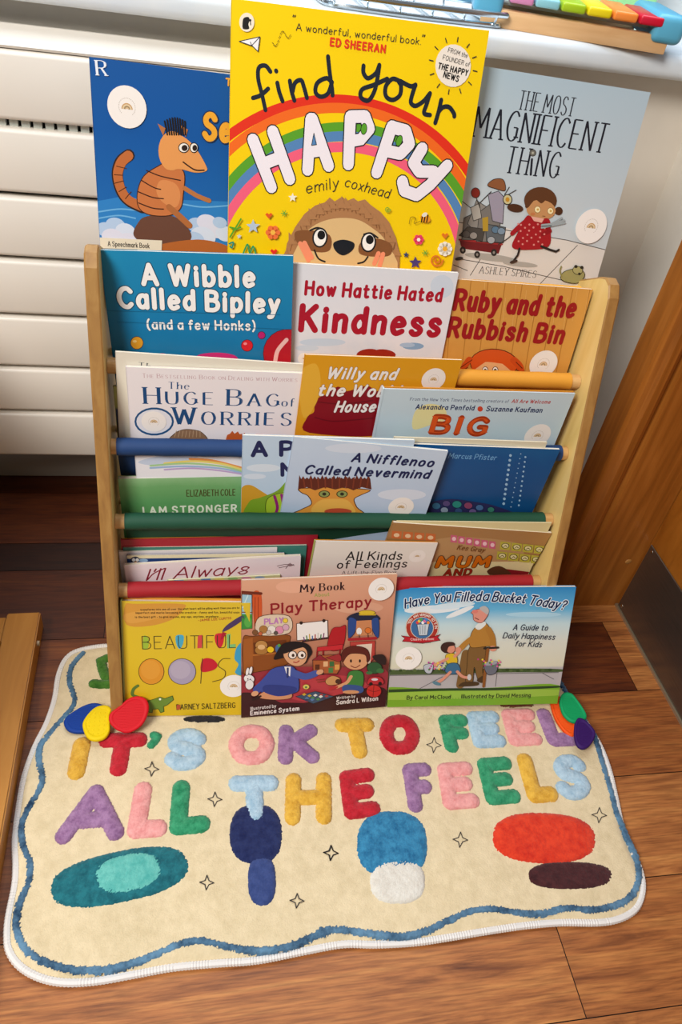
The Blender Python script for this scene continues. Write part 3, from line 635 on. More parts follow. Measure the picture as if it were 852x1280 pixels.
# --- behind the yellow rod
b = book('picture_book', 'blue picture book about a wibble with white title and coloured balls', (-.0014, -.0172, .5944), -.0455, .0862, .0506, .2085, .428, .004, [(0, '0f6c9c'), (.5, '1178ac'), (1, '1a86b4')], 'E', g2, blotch=.5)
a = b.art
a.text('A Wibble', (242, 228), (658, 236), 72, 'f2f0ee', .25, outline='164a66', ow=.1); a.text('Called Bipley', (152, 314), (752, 336), 70, 'f2f0ee', .25, outline='164a66', ow=.1); a.text('(and a few Honks)', (258, 398), (664, 403), 34, 'f2f0ee', .2, outline='164a66', ow=.08)
for x, y, r, c in ((216, 452, 24, 'e0a02c'), (635, 462, 22, 'd4202c'), (690, 423, 14, 'b81c6c'), (788, 492, 92, 'b01428')): a.ell(x, y, r, r, c, 0, '3a1420', 2)
a.ell(208, 446, 8, 5, 'f2d080'); a.ell(628, 455, 7, 5, 'f08c90'); a.line([(742, 520), (752, 480), (785, 440)], 15, 'e8b8b4', True)
a.poly([(440, 505), (490, 490), (560, 492), (600, 510), (600, 560), (430, 560)], 'c42a74', True); a.ell(312, 505, 26, 14, 'b42458'); a.line([(105, 330), (760, 345)], 2, '0f6690'); a.line([(140, 372), (780, 400)], 2, '0f6690')
done(b)
b = book('picture_book', 'white picture book with red title Kindness, middle of its tier', (.1946, -.0174, .5930), .008, .1011, .0008, .21, .428, .004, [(0, 'bccfe2'), (.35, 'd8dde8'), (.6, 'e8e6ec'), (1, 'dfe3ea')], 'F', g2, blotch=.7)
a = b.art
for x, y, rx, ry, c in ((110, 245, 60, 10, 'c4d4e6'), (345, 255, 28, 9, '86a8cc'), (330, 252, 20, 6, 'a8c0dc'), (420, 100, 30, 30, 'd0dcea'), (70, 260, 30, 8, 'c8d6e6')): a.ell(x, y, rx, ry, c)
a.text('How Hattie Hated', (66, 120), (416, 138), 32, 'ac142c', .24); a.text('Kindness', (54, 212), (408, 226), 60, 'ac142c', .25)
a.ell(228, 275, 30, 13, '9a2418', -.1); a.ell(270, 275, 30, 12, '9a2418', .1); a.ell(440, 290, 14, 8, 'c08030')
sticker(b, 62, 287, 15, 16)
b = book('picture_book', 'wood-patterned picture book about a rubbish bin with a red-haired girl', (.3727, -.0120, .5842), -.0028, .1114, -.0125, .21, .428, .004, [(0, 'c88838'), (.5, 'd69a48'), (1, 'd49a4a')], 'F', g2, blotch=.8)
a = b.art
for k in range(9): a.line([(452+k*45, 70), (425+k*40, 380)], 2, 'b57a30')
for k in range(14): a.line([(450+k*27, 90+k % 3*20), (446+k*26, 190+k % 4*12)], 1.6, 'e2ae60')
a.text('Ruby and the', (452, 158), (758, 178), 46, '9c161c', .24); a.text('Rubbish Bin', (436, 228), (728, 246), 44, '9c161c', .24)
a.ell(555, 300, 62, 38, 'd4541c', .05, '5a200c', 2); a.lines([[(490, 290), (478, 308), (470, 332)], [(605, 290), (622, 308), (626, 334)]], 17, 'c84a18', True); a.lines([[(498, 290), (468, 310)], [(486, 310), (464, 325)], [(612, 296), (628, 312)], [(612, 316), (634, 326)]], 2, '5a200c')
a.poly([(500, 330), (506, 305), (530, 296), (560, 298), (590, 306), (596, 335)], 'e8b078', True); a.poly([(498, 318), (510, 285), (548, 275), (580, 282), (602, 320), (570, 296), (540, 292)], 'd4541c', True)
for x in (532, 558): a.ell(x, 316, 7, 8, 'f4efe6', 0, '30180c', 1.5); a.ell(x, 318, 4, 5, '2a3a20')
sticker(b, 683, 301, 36, 34)

# --- behind the blue rod
b = book('picture_book', 'pale green and brown book mostly hidden at the left end of its tier', (.0054, -.0554, .4482), .0003, .0999, .01, .2, .339, .004, [(0, '3c281c'), (.25, '5a3420'), (.5, '4a2c20'), (.6, '1c3458'), (.72, '20406a'), (.76, 'b8c070'), (1, 'c8cc7c')], 'G', g3, spine='a8b060')
done(b)
b = book('picture_book', 'cream-white book standing just behind the white worries book', (.0122, -.0636, .4985), -.0021, .0302, -.0327, .24, .339, .0026, [(0, 'dcd6c4'), (1, 'e2dccc')], 'G', g3)
b.art.text('The', (207, 88), (275, 96), 25, '2c3844', .14, 'serif'); done(b)
b = book('picture_book', 'white picture book about a huge bag of worries with navy serif title', (.0227, -.0695, .4830), .0009, .0301, -.0031, .216, .339, .004, [(0, 'e6dfe2'), (1, 'ece6e8')], 'G', g3)
a = b.art
a.text('The Bestselling Book on Dealing with Worries', (222, 119), (770, 134), 15, 'b07884', .1, 'scaps'); a.text('The', (314, 158), (386, 161), 25, '14487a', .17, 'serif'); a.text('Huge Bag', (232, 211), (702, 221), 60, '14487a', .19, 'scaps'); a.text('of', (716, 221), (758, 222), 30, '14487a', .16, 'serif'); a.text('Worries', (334, 284), (746, 289), 62, '14487a', .19, 'scaps')
a.ell(263, 275, 70, 50, '1c5080'); a.ell(263, 275, 63, 43, 'e0e0e8')
a.poly([(322, 345), (335, 318), (365, 304), (400, 304), (432, 314), (446, 345)], '8a6a50', True, '4a3424', 2)
for k in range(8): a.line([(335+k*13, 330), (342+k*12, 308)], 2, 'b89878')
a.poly([(515, 345), (522, 322), (532, 318), (540, 308), (548, 318), (560, 310), (566, 320), (585, 315), (590, 345)], 'c05a28', False)
sticker(b, 262, 275, 42, 38)
b = book('picture_book', 'orange picture book with a dark red wobbly house and white title', (.2236, -.0731, .5093), .0602, .0356, -.0282, .195, .339, .003, [(0, 'd88c14'), (.5, 'e0a020'), (1, 'dc9c1c')], 'F', g3, blotch=.5)
a = b.art
a.poly([(75, 480), (70, 440), (88, 425), (90, 395), (120, 380), (150, 360), (172, 372), (225, 358), (250, 372), (275, 368), (285, 480)], '86101e', True); a.lines([[(90, 440), (140, 450), (240, 442)], [(100, 400), (160, 405), (240, 396)]], 3, '6a0a18', True)
a.poly([(50, 330), (90, 300), (105, 340), (95, 400), (60, 440)], 'e6b038', True)
a.text('Willy and', (121, 338), (296, 341), 28, 'f0ece8', .22, slant=6, outline='7a4a10', ow=.06); a.text('the Wobbly', (98, 382), (330, 386), 28, 'f0ece8', .22, slant=6, outline='7a3a10', ow=.06); a.text('House', (142, 425), (242, 424), 27, 'f0ece8', .22, slant=6, outline='5a0a14', ow=.06)
sticker(b, 398, 341, 37, 22)
b = book('picture_book', 'light blue hardback with orange BIG title, right end of its tier', (.3216, -.0832, .4733), .0337, -.0055, -.0133, .2522, .339, .006, [(0, 'b4cadc'), (.6, 'bcd4e0'), (1, 'c4d8e2')], 'F', g3, blotch=.4, hard=True, back='d08a28')
a = b.art
a.poly([(350, 425), (385, 405), (425, 415), (430, 445), (390, 460), (345, 470)], 'e2dca0', True); a.text('From the New York Times bestselling creators of', (337, 396), (592, 402), 8, '3c4a70', .12); a.text('All Are Welcome', (601, 402), (700, 404), 9, 'b02c28', .18)
a.text('Alexandra Penfold', (352, 418), (502, 421), 12, '1c2c5c', .2); a.ell(519, 418, 7, 7, 'cc4428'); a.text('Suzanne Kaufman', (535, 423), (678, 427), 12, '1c2c5c', .2)
a.text('BIG', (392, 478), (528, 484), 42, 'd8541c', .28, 'serif', outline='a83a10', ow=.05)
sticker(b, 668, 487, 33, 28)

# --- behind the green rod
b = book('picture_book', 'white book with a painted rainbow strip behind the green paperback', (.0272, -.0848, .3715), -.0006, .0999, .0068, .21, .243, .003, [(0, 'd8dce6'), (1, 'e4e4ea')], 'G', g4, blotch=.5)
a = b.art
a.poly([(205, 420), (300, 395), (420, 400), (300, 432)], 'c0cce0', True)
for p, c, w in (([(390, 408), (470, 414), (575, 440)], 'e09450', 9), ([(300, 424), (400, 416), (500, 425), (575, 446)], 'e2d070', 8), ([(250, 432), (380, 424), (500, 434), (575, 452)], 'a0c890', 7), ([(250, 440), (380, 434), (500, 442), (575, 458)], '98b4d8', 7), ([(300, 446), (400, 441), (500, 450), (575, 462)], 'b8a0cc', 6)): a.line(p, w, c, True)
done(b)
b = book('picture_book', 'green paperback with a white title, left end above the green rod', (.0057, -.0903, .3372), .013, .0999, .0248, .21, .243, .007, [(0, '4c8c50'), (.6, '5a985c'), (.86, '6aa468'), (1, '8ab884')], 'G', g4, blotch=.2)
b.art.text('ELIZABETH COLE', (379, 541), (550, 537), 24, '44461e', .13, track=.2); b.art.text('I AM STRONGER', (226, 604), (554, 594), 26, 'dfe6d4', .22, track=.24); done(b)
b = book('picture_book', 'thin pink-edged book showing only its top edge behind pale blue books', (.1700, -.0978, .4130), -.045, -.0254, -.0106, .185, .243, .002, [(0, 'd89a90'), (1, 'd8a094')], 'H', g4); done(b)
b = book('picture_book', 'pale blue sky picture book with green hills, half hidden', (.1544, -.1005, .4138), -.0444, -.0254, .0188, .21, .243, .003, [(0, 'a8c8e4'), (.5, 'b4cfe8'), (1, 'c0d6ea')], 'G', g4, blotch=.5)
a = b.art
a.ell(650, 440, 60, 14, 'd4e2f0'); a.ell(620, 470, 40, 10, 'd0dff0')
a.poly([(570, 520), (600, 500), (640, 520), (690, 560), (690, 620), (570, 620)], 'c89828', True); a.poly([(600, 560), (640, 545), (700, 520), (740, 480), (770, 490), (770, 620), (590, 620)], '78a028', True)
a.poly([(660, 560), (690, 535), (740, 530), (760, 570), (740, 620), (670, 620)], 'a0c030', True, '38480c', 2); a.lines([[(690, 540), (700, 580), (690, 610)], [(715, 535), (722, 580), (715, 612)]], 9, '8c1c70', True)
a.text('A P', (613, 396), (750, 394), 52, '1a2456', .26, track=.2); a.text('N', (718, 466), (752, 465), 46, '1a2456', .26)
done(b)
b = book('picture_book', 'pale blue picture book with an orange creature with shaggy brown hair', (.2149, -.1050, .4163), -.0497, -.0254, -.0569, .1945, .243, .003, [(0, 'aec4e0'), (.5, 'b8cce6'), (1, 'c4d6ea')], 'H', g4, blotch=.4)
a = b.art
a.ell(300, 80, 70, 12, 'd2deee'); a.ell(420, 195, 60, 14, 'd4deee')
a.poly([(145, 250), (170, 232), (196, 218), (188, 198), (172, 190), (165, 180), (200, 178), (250, 176), (310, 180), (342, 184), (318, 196), (302, 206), (308, 225), (320, 250)], 'd8953c', True, '4a2010', 2); a.poly([(200, 240), (215, 210), (260, 205), (290, 212), (300, 245)], 'e2b050', True)
P = [(163, 182)]
for k in range(19): P += [(166+k*9.5, 146+(k % 3)*3), (171+k*9.5, 156)]
P += [(345, 182), (320, 176), (300, 184), (280, 176), (255, 182), (230, 176), (205, 184), (185, 176)]
a.poly(P, '5e2418'); a.lines([[(180+k*17, 178), (176+k*18, 152)] for k in range(10)], 3, '7a3420')
for x in (228, 272): a.ell(x, 193, 13, 8, '8a9a58', 0, '3a2c14', 2); a.ell(x, 193, 5, 4, '2a2a18')
a.ell(262, 236, 34, 8, 'b84a30'); a.text('A Nifflenoo', (296, 112), (494, 125), 22, '142050', .22, slant=5); a.text('Called Nevermind', (180, 142), (484, 154), 22, '142050', .22, slant=5)
sticker(b, 418, 225, 32, 22)
b = book('picture_book', 'cream book showing its top edge behind the deep blue ocean book', (.3410, -.0985, .4140), -.0023, 0, -.017, .205, .243, .002, [(0, 'd0c8ac'), (1, 'd8d2b8')], 'H', g4); done(b)
b = book('picture_book', 'deep blue ocean picture book with bubbles, right end of its tier', (.3358, -.1033, .4076), .0036, -.0235, -.0267, .23, .243, .004, [(0, '0c3c70'), (.5, '104c86'), (.85, '12528e'), (1, '145a94')], 'H', g4, blotch=.5, spine='0c3a68')
a = b.art
a.text('Marcus Pfister', (535, 104), (652, 109), 13, '6fa8d8', .13)
for k in range(34): a.ell(690+22*math.sin(k*2.1)+k*.6, 225-k*4.0, 1.5+(k % 3), 1.5+(k % 3), '9cc4e4', n=8)
a.poly([(470, 245), (490, 215), (540, 205), (600, 212), (650, 222), (690, 245)], '2c2c5a', True)
for x, y, r, c in ((505, 222, 11, '3a6a8c'), (530, 216, 10, '5a4a7c'), (556, 218, 12, '2f8a80'), (584, 221, 11, '8a4468'), (612, 226, 10, '4a70a0'), (640, 231, 9, '3a8070'), (525, 232, 10, '8a9ab0'), (560, 234, 10, '34507c'), (595, 236, 10, '6a5a90')): a.ell(x, y, r, r*.75, c, 0, '142448', 1.5)
done(b)

# --- behind the red rod
def plain(label, TL, yaw, lean, roll, w, t, c, group, crop='I', hard=False, back=None, bot=.151):
    b = book('picture_book', label, TL, yaw, lean, roll, w, bot, t, [(0, c), (1, c)], crop, group, hard, back=back); return b
b = plain('red hardback lying rearmost behind the red rod', (.0055, -.1090, .2518), .0037, .1, .0172, .255, .004, 'a02030', g5, hard=True, back='8a1828'); done(b)
b = plain('teal-green book behind the white ones, its right side showing', (.0065, -.1118, .2405), .0007, .1, .0034, .24, .0025, '3c7a70', g5); done(b)
b = plain('white paperback poking out left behind the red rod', (.0012, -.1145, .2356), .0058, .0694, .0185, .2052, .003, 'e0dadc', g5); done(b)
b = plain('book with a dark blue cover strip and a penguin face, behind red rod', (.0113, -.1185, .2325), .0004, .0594, .0026, .2049, .0025, '1c3c78', g5)
a = b.art
a.poly([(160, 150), (740, 140), (740, 158), (160, 166)], 'e2d8b4'); a.ell(196, 172, 17, 14, '2a3448'); a.ell(190, 170, 6, 6, 'f0f0f0'); a.ell(203, 170, 6, 6, 'f0f0f0'); a.poly([(192, 176), (202, 176), (197, 184)], 'e0982c'); a.ell(225, 172, 16, 6, '98b8d8')
done(b)
b = book('picture_book', 'white paperback with a dark red handwritten title above the red rod', (.0076, -.1267, .2232), .0112, .0486, .0434, .2305, .151, .004, [(0, 'e2d6dc'), (1, 'e9e0e4')], 'I', g5)
a = b.art
a.text("I'll Always", (236, 243), (590, 219), 44, '84182e', .11, slant=9, track=.1); a.line([(240, 240), (262, 218), (300, 200)], 4, '84182e', True); a.line([(560, 215), (590, 205), (600, 196)], 3, '84182e', True)
a.lines([[(700, 192), (730, 186), (760, 190)], [(706, 198), (735, 192), (758, 186)], [(730, 200), (745, 182)]], 2.5, '6a5458', True); a.ell(745, 188, 9, 5, '8a7478')
done(b)
b = plain('low green-and-cream paperback just above the red rod', (.062, -.1302, .1970), .0112, .03, .03, .15, .002, 'c2cc94', g5)
for k in range(7): b.art.ell(350+k*48, 241-k*1.2, 18, 6, ['7cb0c8', 'e0b0a0', '5c88b8', 'd8d070', '90b870', 'c890a8', '80a8c8'][k])
done(b)
b = book('picture_book', 'white hardback about feelings with black title and a teal spine', (.2537, -.1305, .2672), .0, .0, -.0366, .1692, .151, .0035, [(0, 'e2dcd4'), (1, 'e8e2da')], 'H', g5, hard=True, spine='3a8088', back='4c8c90')
a = b.art
a.text('All Kinds', (282, 356), (418, 355), 22, '181818', .14); a.text('of Feelings', (260, 377), (430, 374), 21, '181818', .14); a.text('A Lift-the-Flap Book', (272, 391), (406, 390), 8, '303030', .12)
sticker(b, 458, 347, 18, 16)
b = plain('cream hardback standing behind the brown zoo book', (.3600, -.1242, .2965), -.015, -.0309, -.0055, .22, .0015, 'dccf9c', g5, 'H'); done(b)
b = book('picture_book', 'brown picture book with tiled pictures and orange title MUM', (.3545, -.1268, .2962), -.015, -.065, -.0834, .2322, .151, .004, [(0, 'a07444'), (1, 'a87c4a')], 'H', g5, blotch=.3)
a = b.art
a.poly([(505, 305), (720, 318), (660, 380), (480, 400)], 'b89060', True)
for k in range(4): a.poly([(396+k*28, 284+k*2), (420+k*28, 286+k*2), (418+k*28, 304+k*2), (394+k*28, 302+k*2)], 'c86a34'); a.ell(407+k*28, 295+k*2, 7, 5, 'e8c8a0')
for k in range(6): a.poly([(541+k*19, 294+k*3), (557+k*19, 296+k*3), (556+k*19, 314+k*3), (540+k*19, 312+k*3)], 'cc6080'); a.ell(549+k*19, 304+k*3, 5, 5, 'f0c8d0')
for r in range(2):
    for k in range(4): x = 676+k*28-r*8; y = 320+r*24+k*3; a.poly([(x-12, y-10), (x+14, y-7), (x+11, y+12), (x-14, y+10)], 'b8b040'); a.ell(x, y+1, 9, 6, 'e0d8a0', 0, '4a4418', 1.5); a.line([(x-4, y+3), (x, y), (x+4, y+3)], 1.5, '4a4418')
a.poly([(665, 376), (760, 388), (735, 420), (650, 405)], '8c1c24'); a.poly([(630, 385), (660, 370), (690, 390), (670, 410)], '5a3420', True)
a.text('Kes Gray', (556, 329), (622, 336), 12, '7a4a1c', .14); a.text('MUM', (506, 372), (630, 371), 27, 'c8680c', .3, outline='4a2408', ow=.1); a.text('AND', (524, 394), (588, 392), 17, '9a2c18', .26, outline='3a1c08', ow=.08)
done(b)

# --- foot of the rack
b = book('picture_book', 'yellow board book about oops leaning at the foot, left', (.0022, -.2137, .0125), -.0529, .3055, .0027, .1655, 0, .012, [(0, 'd8b418'), (.5, 'dcbc28'), (1, 'd8b834')], 'I', g6, hard=True, blotch=.4, spine='c8a414', back='d8b418', h=.1847)
a = b.art
a.poly([(160, 330), (200, 326), (360, 326), (368, 345), (330, 380), (250, 404), (165, 400)], 'd0943c', True); a.poly([(165, 360), (350, 340), (300, 370), (180, 395)], 'd89e48', True)
a.text('transforms into one all over the what heart will be piling work than you are to', (215, 350), (565, 343), 7, '241c10', .2); a.text('imperfect and marks becoming the creative - funny and fun, beautiful oops', (198, 361), (565, 359), 7, '241c10', .2); a.text('is the best gift - to give anyone, any age, anytime, anywhere', (196, 376), (490, 374), 7, '241c10', .2)
a.text('-JAMIE LEE CURTIS', (420, 388), (536, 380), 8, 'a83c28', .2)
a.poly([(226, 440), (240, 445), (244, 460), (240, 484), (224, 485)], '9cba3c', True); a.poly([(340, 440), (366, 438), (366, 465), (354, 486), (342, 470)], '4aa8c8', True); a.poly([(418, 438), (434, 436), (432, 482), (416, 484)], 'd04848'); a.poly([(480, 435), (508, 432), (508, 465), (494, 484), (480, 462)], 'cc2438', True); a.poly([(520, 434), (534, 432), (532, 470), (552, 468), (552, 482), (522, 484)], '7cbc78')
a.text('BEAUTIFUL', (222, 486), (552, 481), 48, '3c3420', .055, track=.22)
a.ell(253, 566, 45, 46, 'dc942c', 0, '4a3818', 2); a.ell(250, 560, 34, 34, 'e09c38'); a.ell(362, 566, 49, 46, 'a89cb4', .1, '4a3818', 2); a.ell(356, 560, 36, 32, 'b4a8bc')
a.poly([(432, 528), (450, 518), (475, 525), (488, 545), (470, 562), (430, 566)], 'c41c30', True); a.line([(434, 520), (428, 608)], 2.5, '4a3818'); a.line([(532, 520), (505, 522), (490, 545), (515, 565), (508, 590), (470, 602)], 2.5, '4a3818', True)
a.poly([(505, 425), (520, 402), (572, 368), (578, 382), (535, 412)], '4a3860', True); a.poly([(498, 455), (505, 425), (520, 430), (510, 445)], 'a82030')
a.poly([(556, 480), (578, 470), (580, 572), (550, 570), (562, 540), (548, 520)], '3c9cc4', True)
a.poly([(240, 670), (262, 664), (284, 656), (300, 662), (328, 652), (332, 666), (310, 684), (296, 690), (298, 708), (286, 712), (278, 698), (258, 700), (256, 712), (244, 710)], '6c8a34', False, '384a18', 2); a.line([(205, 656), (186, 648), (190, 628), (205, 616)], 10, '5a7a34', True); a.ell(284, 664, 4, 4, 'f0f0e0')
a.text('BARNEY SALTZBERG', (343, 701), (550, 694), 20, '30280c', .11, track=.2); a.poly([(343, 684), (356, 683), (356, 700), (342, 701)], 'b8502c')
sticker(b, 545, 617, 43, 44)

b = book('picture_book', 'square brown picture book about play therapy leaning at the foot, centre', (.1618, -.2263, .0125), .0112, .3296, .0165, .2106, 0, .004, [(0, '2c1414'), (.14, '3c1c1a'), (.34, '6a2c28'), (.4, 'b07058'), (.6, 'c08468'), (.8, 'd09478'), (1, 'd8a284')], 'J', g6, blotch=.08, h=.2201)
a = b.art
a.poly([(78, 560), (300, 520), (560, 520), (780, 530), (770, 690), (300, 690), (75, 700)], '98303a', True); a.poly([(150, 600), (420, 560), (640, 570), (700, 650), (420, 690)], 'b83c44', True); a.poly([(75, 650), (200, 660), (330, 700), (560, 650), (775, 620), (775, 800), (75, 800)], '3c1a1c', True)
a.ell(330, 130, 80, 30, 'e0a88c'); a.ell(650, 230, 120, 30, 'd8a286')
a.text('My Book', (370, 156), (580, 143), 38, '2a1218', .2, 'serif'); a.text('About', (438, 178), (508, 173), 17, '96a04c', .16); a.text('Play Therapy', (230, 260), (708, 222), 48, '8c1a24', .17, 'serif', outline='8c1a24', ow=.02)
a.poly([(85, 165), (135, 168), (135, 330), (83, 335)], '9ac0d0', False, '5a2c1c', 4); a.poly([(85, 262), (135, 262), (135, 330), (84, 335)], '3c8c3c'); a.ell(115, 300, 18, 26, '58a848'); a.line([(84, 252), (136, 254)], 5, '7a4a2c'); a.line([(115, 170), (90, 230)], 5, 'c8e0e4')
a.poly([(138, 165), (180, 170), (178, 330), (150, 335)], 'c85428', True); a.lines([[(150, 180), (148, 320)], [(165, 180), (164, 320)]], 3, '8a3418'); a.line([(82, 155), (178, 162)], 14, '6c2c1c')
a.poly([(92, 380), (140, 368), (305, 362), (318, 400), (312, 500), (140, 545), (95, 545)], '8a4a1c', True, '4a200c', 3); a.poly([(140, 400), (300, 385), (305, 440), (145, 455)], '6a3414'); a.poly([(92, 385), (138, 375), (140, 545), (95, 548)], 'a05a26'); a.line([(142, 460), (310, 445)], 8, 'b0682c')
a.poly([(170, 275), (312, 270), (315, 352), (165, 360)], 'd8c4ac', True, '5a3420', 3); a.glyphs([(c, (196+k*24, 310-k*2), (212+k*24, 309-k*2), 26) for k, c in enumerate('PLAY')], 'b878b0', .26)
for x, y, r, c in ((190, 335, 20, 'a8743c'), (150, 350, 14, '7a5030'), (230, 335, 20, 'e4dcd4'), (268, 338, 20, 'd88ca8'), (298, 325, 16, 'd0a4b8'), (296, 292, 12, 'e8c840'), (215, 350, 12, 'c8b8b0'), (250, 352, 10, '5a5048'), (175, 355, 10, 'c0603c')): a.ell(x, y, r, r*.95, c, 0, '402818', 1.5)
a.ell(180, 412, 30, 24, 'b88448', 0, '4a280e', 2); a.ell(180, 435, 32, 22, 'a87438', 0, '4a280e', 2); a.ell(180, 420, 18, 12, 'dcb07c'); a.ell(224, 432, 17, 15, 'e8c020', 0, '6a4a08', 2); a.ell(258, 428, 11, 20, '4a6a98'); a.ell(278, 430, 9, 15, 'b83c30'); a.ell(266, 412, 8, 8, '5a9848')
a.poly([(350, 306), (500, 290), (502, 372), (352, 388)], 'ece6e2', False, '50301c', 3); a.ell(372, 303, 8, 8, '2c1c18'); a.ell(482, 292, 8, 8, '2c1c18')
a.line([(380, 392), (500, 376)], 8, '3c2020')
for k in range(8): a.line([(388+k*13, 386-k*1.5), (384+k*14, 372-k*2-(k % 3)*5)], 5, ['684078', '3c7844', 'c8a030', '3c5c98', 'a83430', 'd0c8c0', '3c7844', '804868'][k])
a.poly([(520, 335), (560, 322), (588, 320), (570, 425), (500, 428)], 'b01c24', True, '4a0c10', 2); a.poly([(450, 420), (575, 405), (572, 432), (448, 440)], 'c42830', False, '4a0c10', 2); a.lines([[(450, 438), (448, 470)], [(560, 430), (556, 480)], [(478, 436), (478, 462)]], 7, '8c161c')
a.poly([(600, 270), (650, 250), (700, 252), (745, 268), (742, 290), (605, 292)], '20263c', True); a.poly([(602, 280), (640, 290), (632, 345), (610, 372), (600, 368)], '2a4888', True, '141c38', 2); a.poly([(745, 280), (712, 288), (718, 340), (738, 372), (748, 360)], '2a4888', True, '141c38', 2)
a.poly([(640, 292), (712, 288), (716, 360), (634, 366)], 'c88458'); a.ell(690, 252, 40, 11, 'd8b830', 0, '6a5410', 2); a.line([(655, 262), (730, 262)], 7, 'c8a828'); a.line([(604, 382), (732, 376)], 14, 'a82028'); a.poly([(608, 394), (730, 388), (728, 470), (700, 500), (612, 480)], 'b84038', False, '5a1c18', 2); a.poly([(640, 408), (715, 402), (706, 500), (640, 490)], 'e0cbb8')
a.ell(652, 342, 13, 17, 'e8e4e0'); a.ell(695, 338, 15, 14, 'd87430', 0, '5a2c10', 2); a.line([(652, 355), (652, 372)], 3, '402818'); a.line([(695, 352), (695, 370)], 3, '402818')
a.poly([(428, 480), (470, 458), (560, 455), (562, 520), (545, 548), (430, 545)], 'a85a30', False, '4a1c10', 3); a.poly([(425, 482), (462, 455), (500, 482)], '8c2430', False, '3c0c10', 2); a.poly([(490, 470), (555, 450), (575, 475), (555, 490)], 'a02c30', False, '3c0c10', 2)
for x, y, c in ((450, 515, '5a2c18'), (520, 500, '3c6a3c'), (515, 530, '4a8048'), (545, 515, 'd89c50'), (470, 540, '2c1814'), (490, 500, 'e0b080')): a.poly([(x-11, y-12), (x+11, y-13), (x+11, y+12), (x-11, y+13)], c)
# a woman in a blue suit and a boy in green, kneeling
a.poly([(240, 478), (255, 440), (285, 402), (340, 390), (400, 402), (425, 440), (410, 470), (385, 500), (330, 470), (290, 470)], '1c1418', True); a.poly([(290, 440), (330, 415), (385, 420), (402, 450), (392, 490), (360, 510), (318, 500), (290, 470)], 'd8a078', True, '5a2c18', 2); a.poly([(286, 450), (298, 412), (345, 400), (385, 415), (345, 428)], '1c1418', True)
for x in (330, 374): a.ell(x, 456, 20, 19, 'f0e2d8', 0, '2c2020', 4); a.ell(x+3, 458, 7, 8, '3c2418')
a.line([(350, 456), (355, 456)], 4, '2c2020'); a.line([(335, 490), (350, 492), (362, 484)], 5, 'a83430', True)
a.poly([(225, 530), (280, 510), (330, 512), (350, 540), (362, 600), (340, 640), (200, 650), (180, 615)], '3c4c98', True, '141c44', 3); a.line([(240, 540), (195, 590), (160, 622)], 40, '3c4c98', True); a.line([(330, 540), (390, 560), (440, 545)], 34, '44569e', True); a.poly([(290, 512), (322, 512), (318, 560), (300, 545)], 'e6e2e6'); a.line([(307, 520), (306, 562)], 9, '2a3468'); a.ell(462, 538, 18, 12, 'd8a078', -.4); a.ell(148, 642, 18, 12, 'd8a078', -.3)
a.poly([(165, 660), (200, 630), (290, 625), (325, 640), (318, 665), (240, 672)], 'cf9068', True, '5a2c18', 2); a.poly([(190, 632), (205, 600), (340, 610), (335, 640), (260, 655)], '2c3a80', True); a.line([(140, 672), (175, 655)], 11, '2a1818')
a.ell(634, 478, 62, 50, 'd89c70', 0, '5a2c18', 2); a.poly([(572, 490), (566, 450), (590, 420), (640, 412), (690, 428), (704, 470), (690, 490), (680, 455), (620, 448), (592, 462)], '5a2018', True, '2c0c08', 2)
for x in (612, 655): a.ell(x, 484, 5, 8, '24140c')
a.line([(612, 508), (634, 516), (655, 504)], 4, '7a2c1c', True); a.poly([(598, 545), (630, 530), (668, 540), (672, 590), (655, 618), (595, 610)], '3c7c38', True, '183814', 2); a.line([(612, 560), (590, 590), (545, 610)], 16, 'd89c70', True); a.line([(545, 610), (510, 622)], 10, 'b82c30'); a.poly([(580, 600), (660, 605), (672, 630), (640, 642), (575, 632)], '34508c', True); a.ell(612, 634, 40, 9, 'd09468')
for x, y, rx, ry, c in ((120, 570, 26, 20, 'ece6e6'), (122, 598, 20, 24, 'e6e0e0'), (112, 535, 8, 20, 'ece6e6'), (128, 530, 8, 20, 'ece6e6')): a.ell(x, y, rx, ry, c, .2, '4a3c3c', 2)
a.ell(114, 570, 3, 3, '302020'); a.ell(126, 572, 3, 3, '302020')
a.poly([(345, 655), (440, 630), (530, 655), (430, 690)], '3c5068', False, '241414', 2)
for k in range(12): x = 385+(k*41) % 110; y = 645+(k*17) % 32; a.poly([(x-10, y), (x+2, y-7), (x+12, y), (x, y+7)], ['c8a030', '50884c', 'a83838', '5878a8', 'e0dcd4', '3c3c58'][k % 6])
a.ell(395, 608, 16, 12, 'd8c060', 0, '6a4a18', 2); a.ell(395, 610, 6, 5, '4a8048'); a.poly([(490, 575), (520, 555), (555, 565), (560, 590), (520, 600), (495, 595)], 'c8925c', True, '5a3014', 2); a.ell(550, 582, 14, 12, '4a2c20'); a.lines([[(445, 575), (480, 570)], [(450, 585), (485, 580)]], 4, '7a3c24')
a.ell(725, 516, 36, 28, '2c5a34', 0, '10240f', 3); a.ell(752, 530, 18, 12, '3c7040'); a.ell(700, 540, 16, 8, '3c7040'); a.poly([(690, 585), (705, 562), (750, 560), (770, 580), (760, 595), (695, 595)], 'b82c34', True, '4a0c14', 2); a.ell(708, 594, 9, 9, '1c1414'); a.ell(752, 592, 9, 9, '1c1414'); a.ell(726, 572, 16, 6, 'd8d0d8')
a.ell(722, 628, 36, 30, 'c42c28', 0, '4a0c0c', 2); a.lines([[(690, 620), (722, 630), (756, 622)], [(722, 600), (718, 656)]], 2.5, '6a1414', True); a.poly([(715, 460), (760, 450), (780, 470), (775, 500), (740, 490)], '2c1c1c', True)
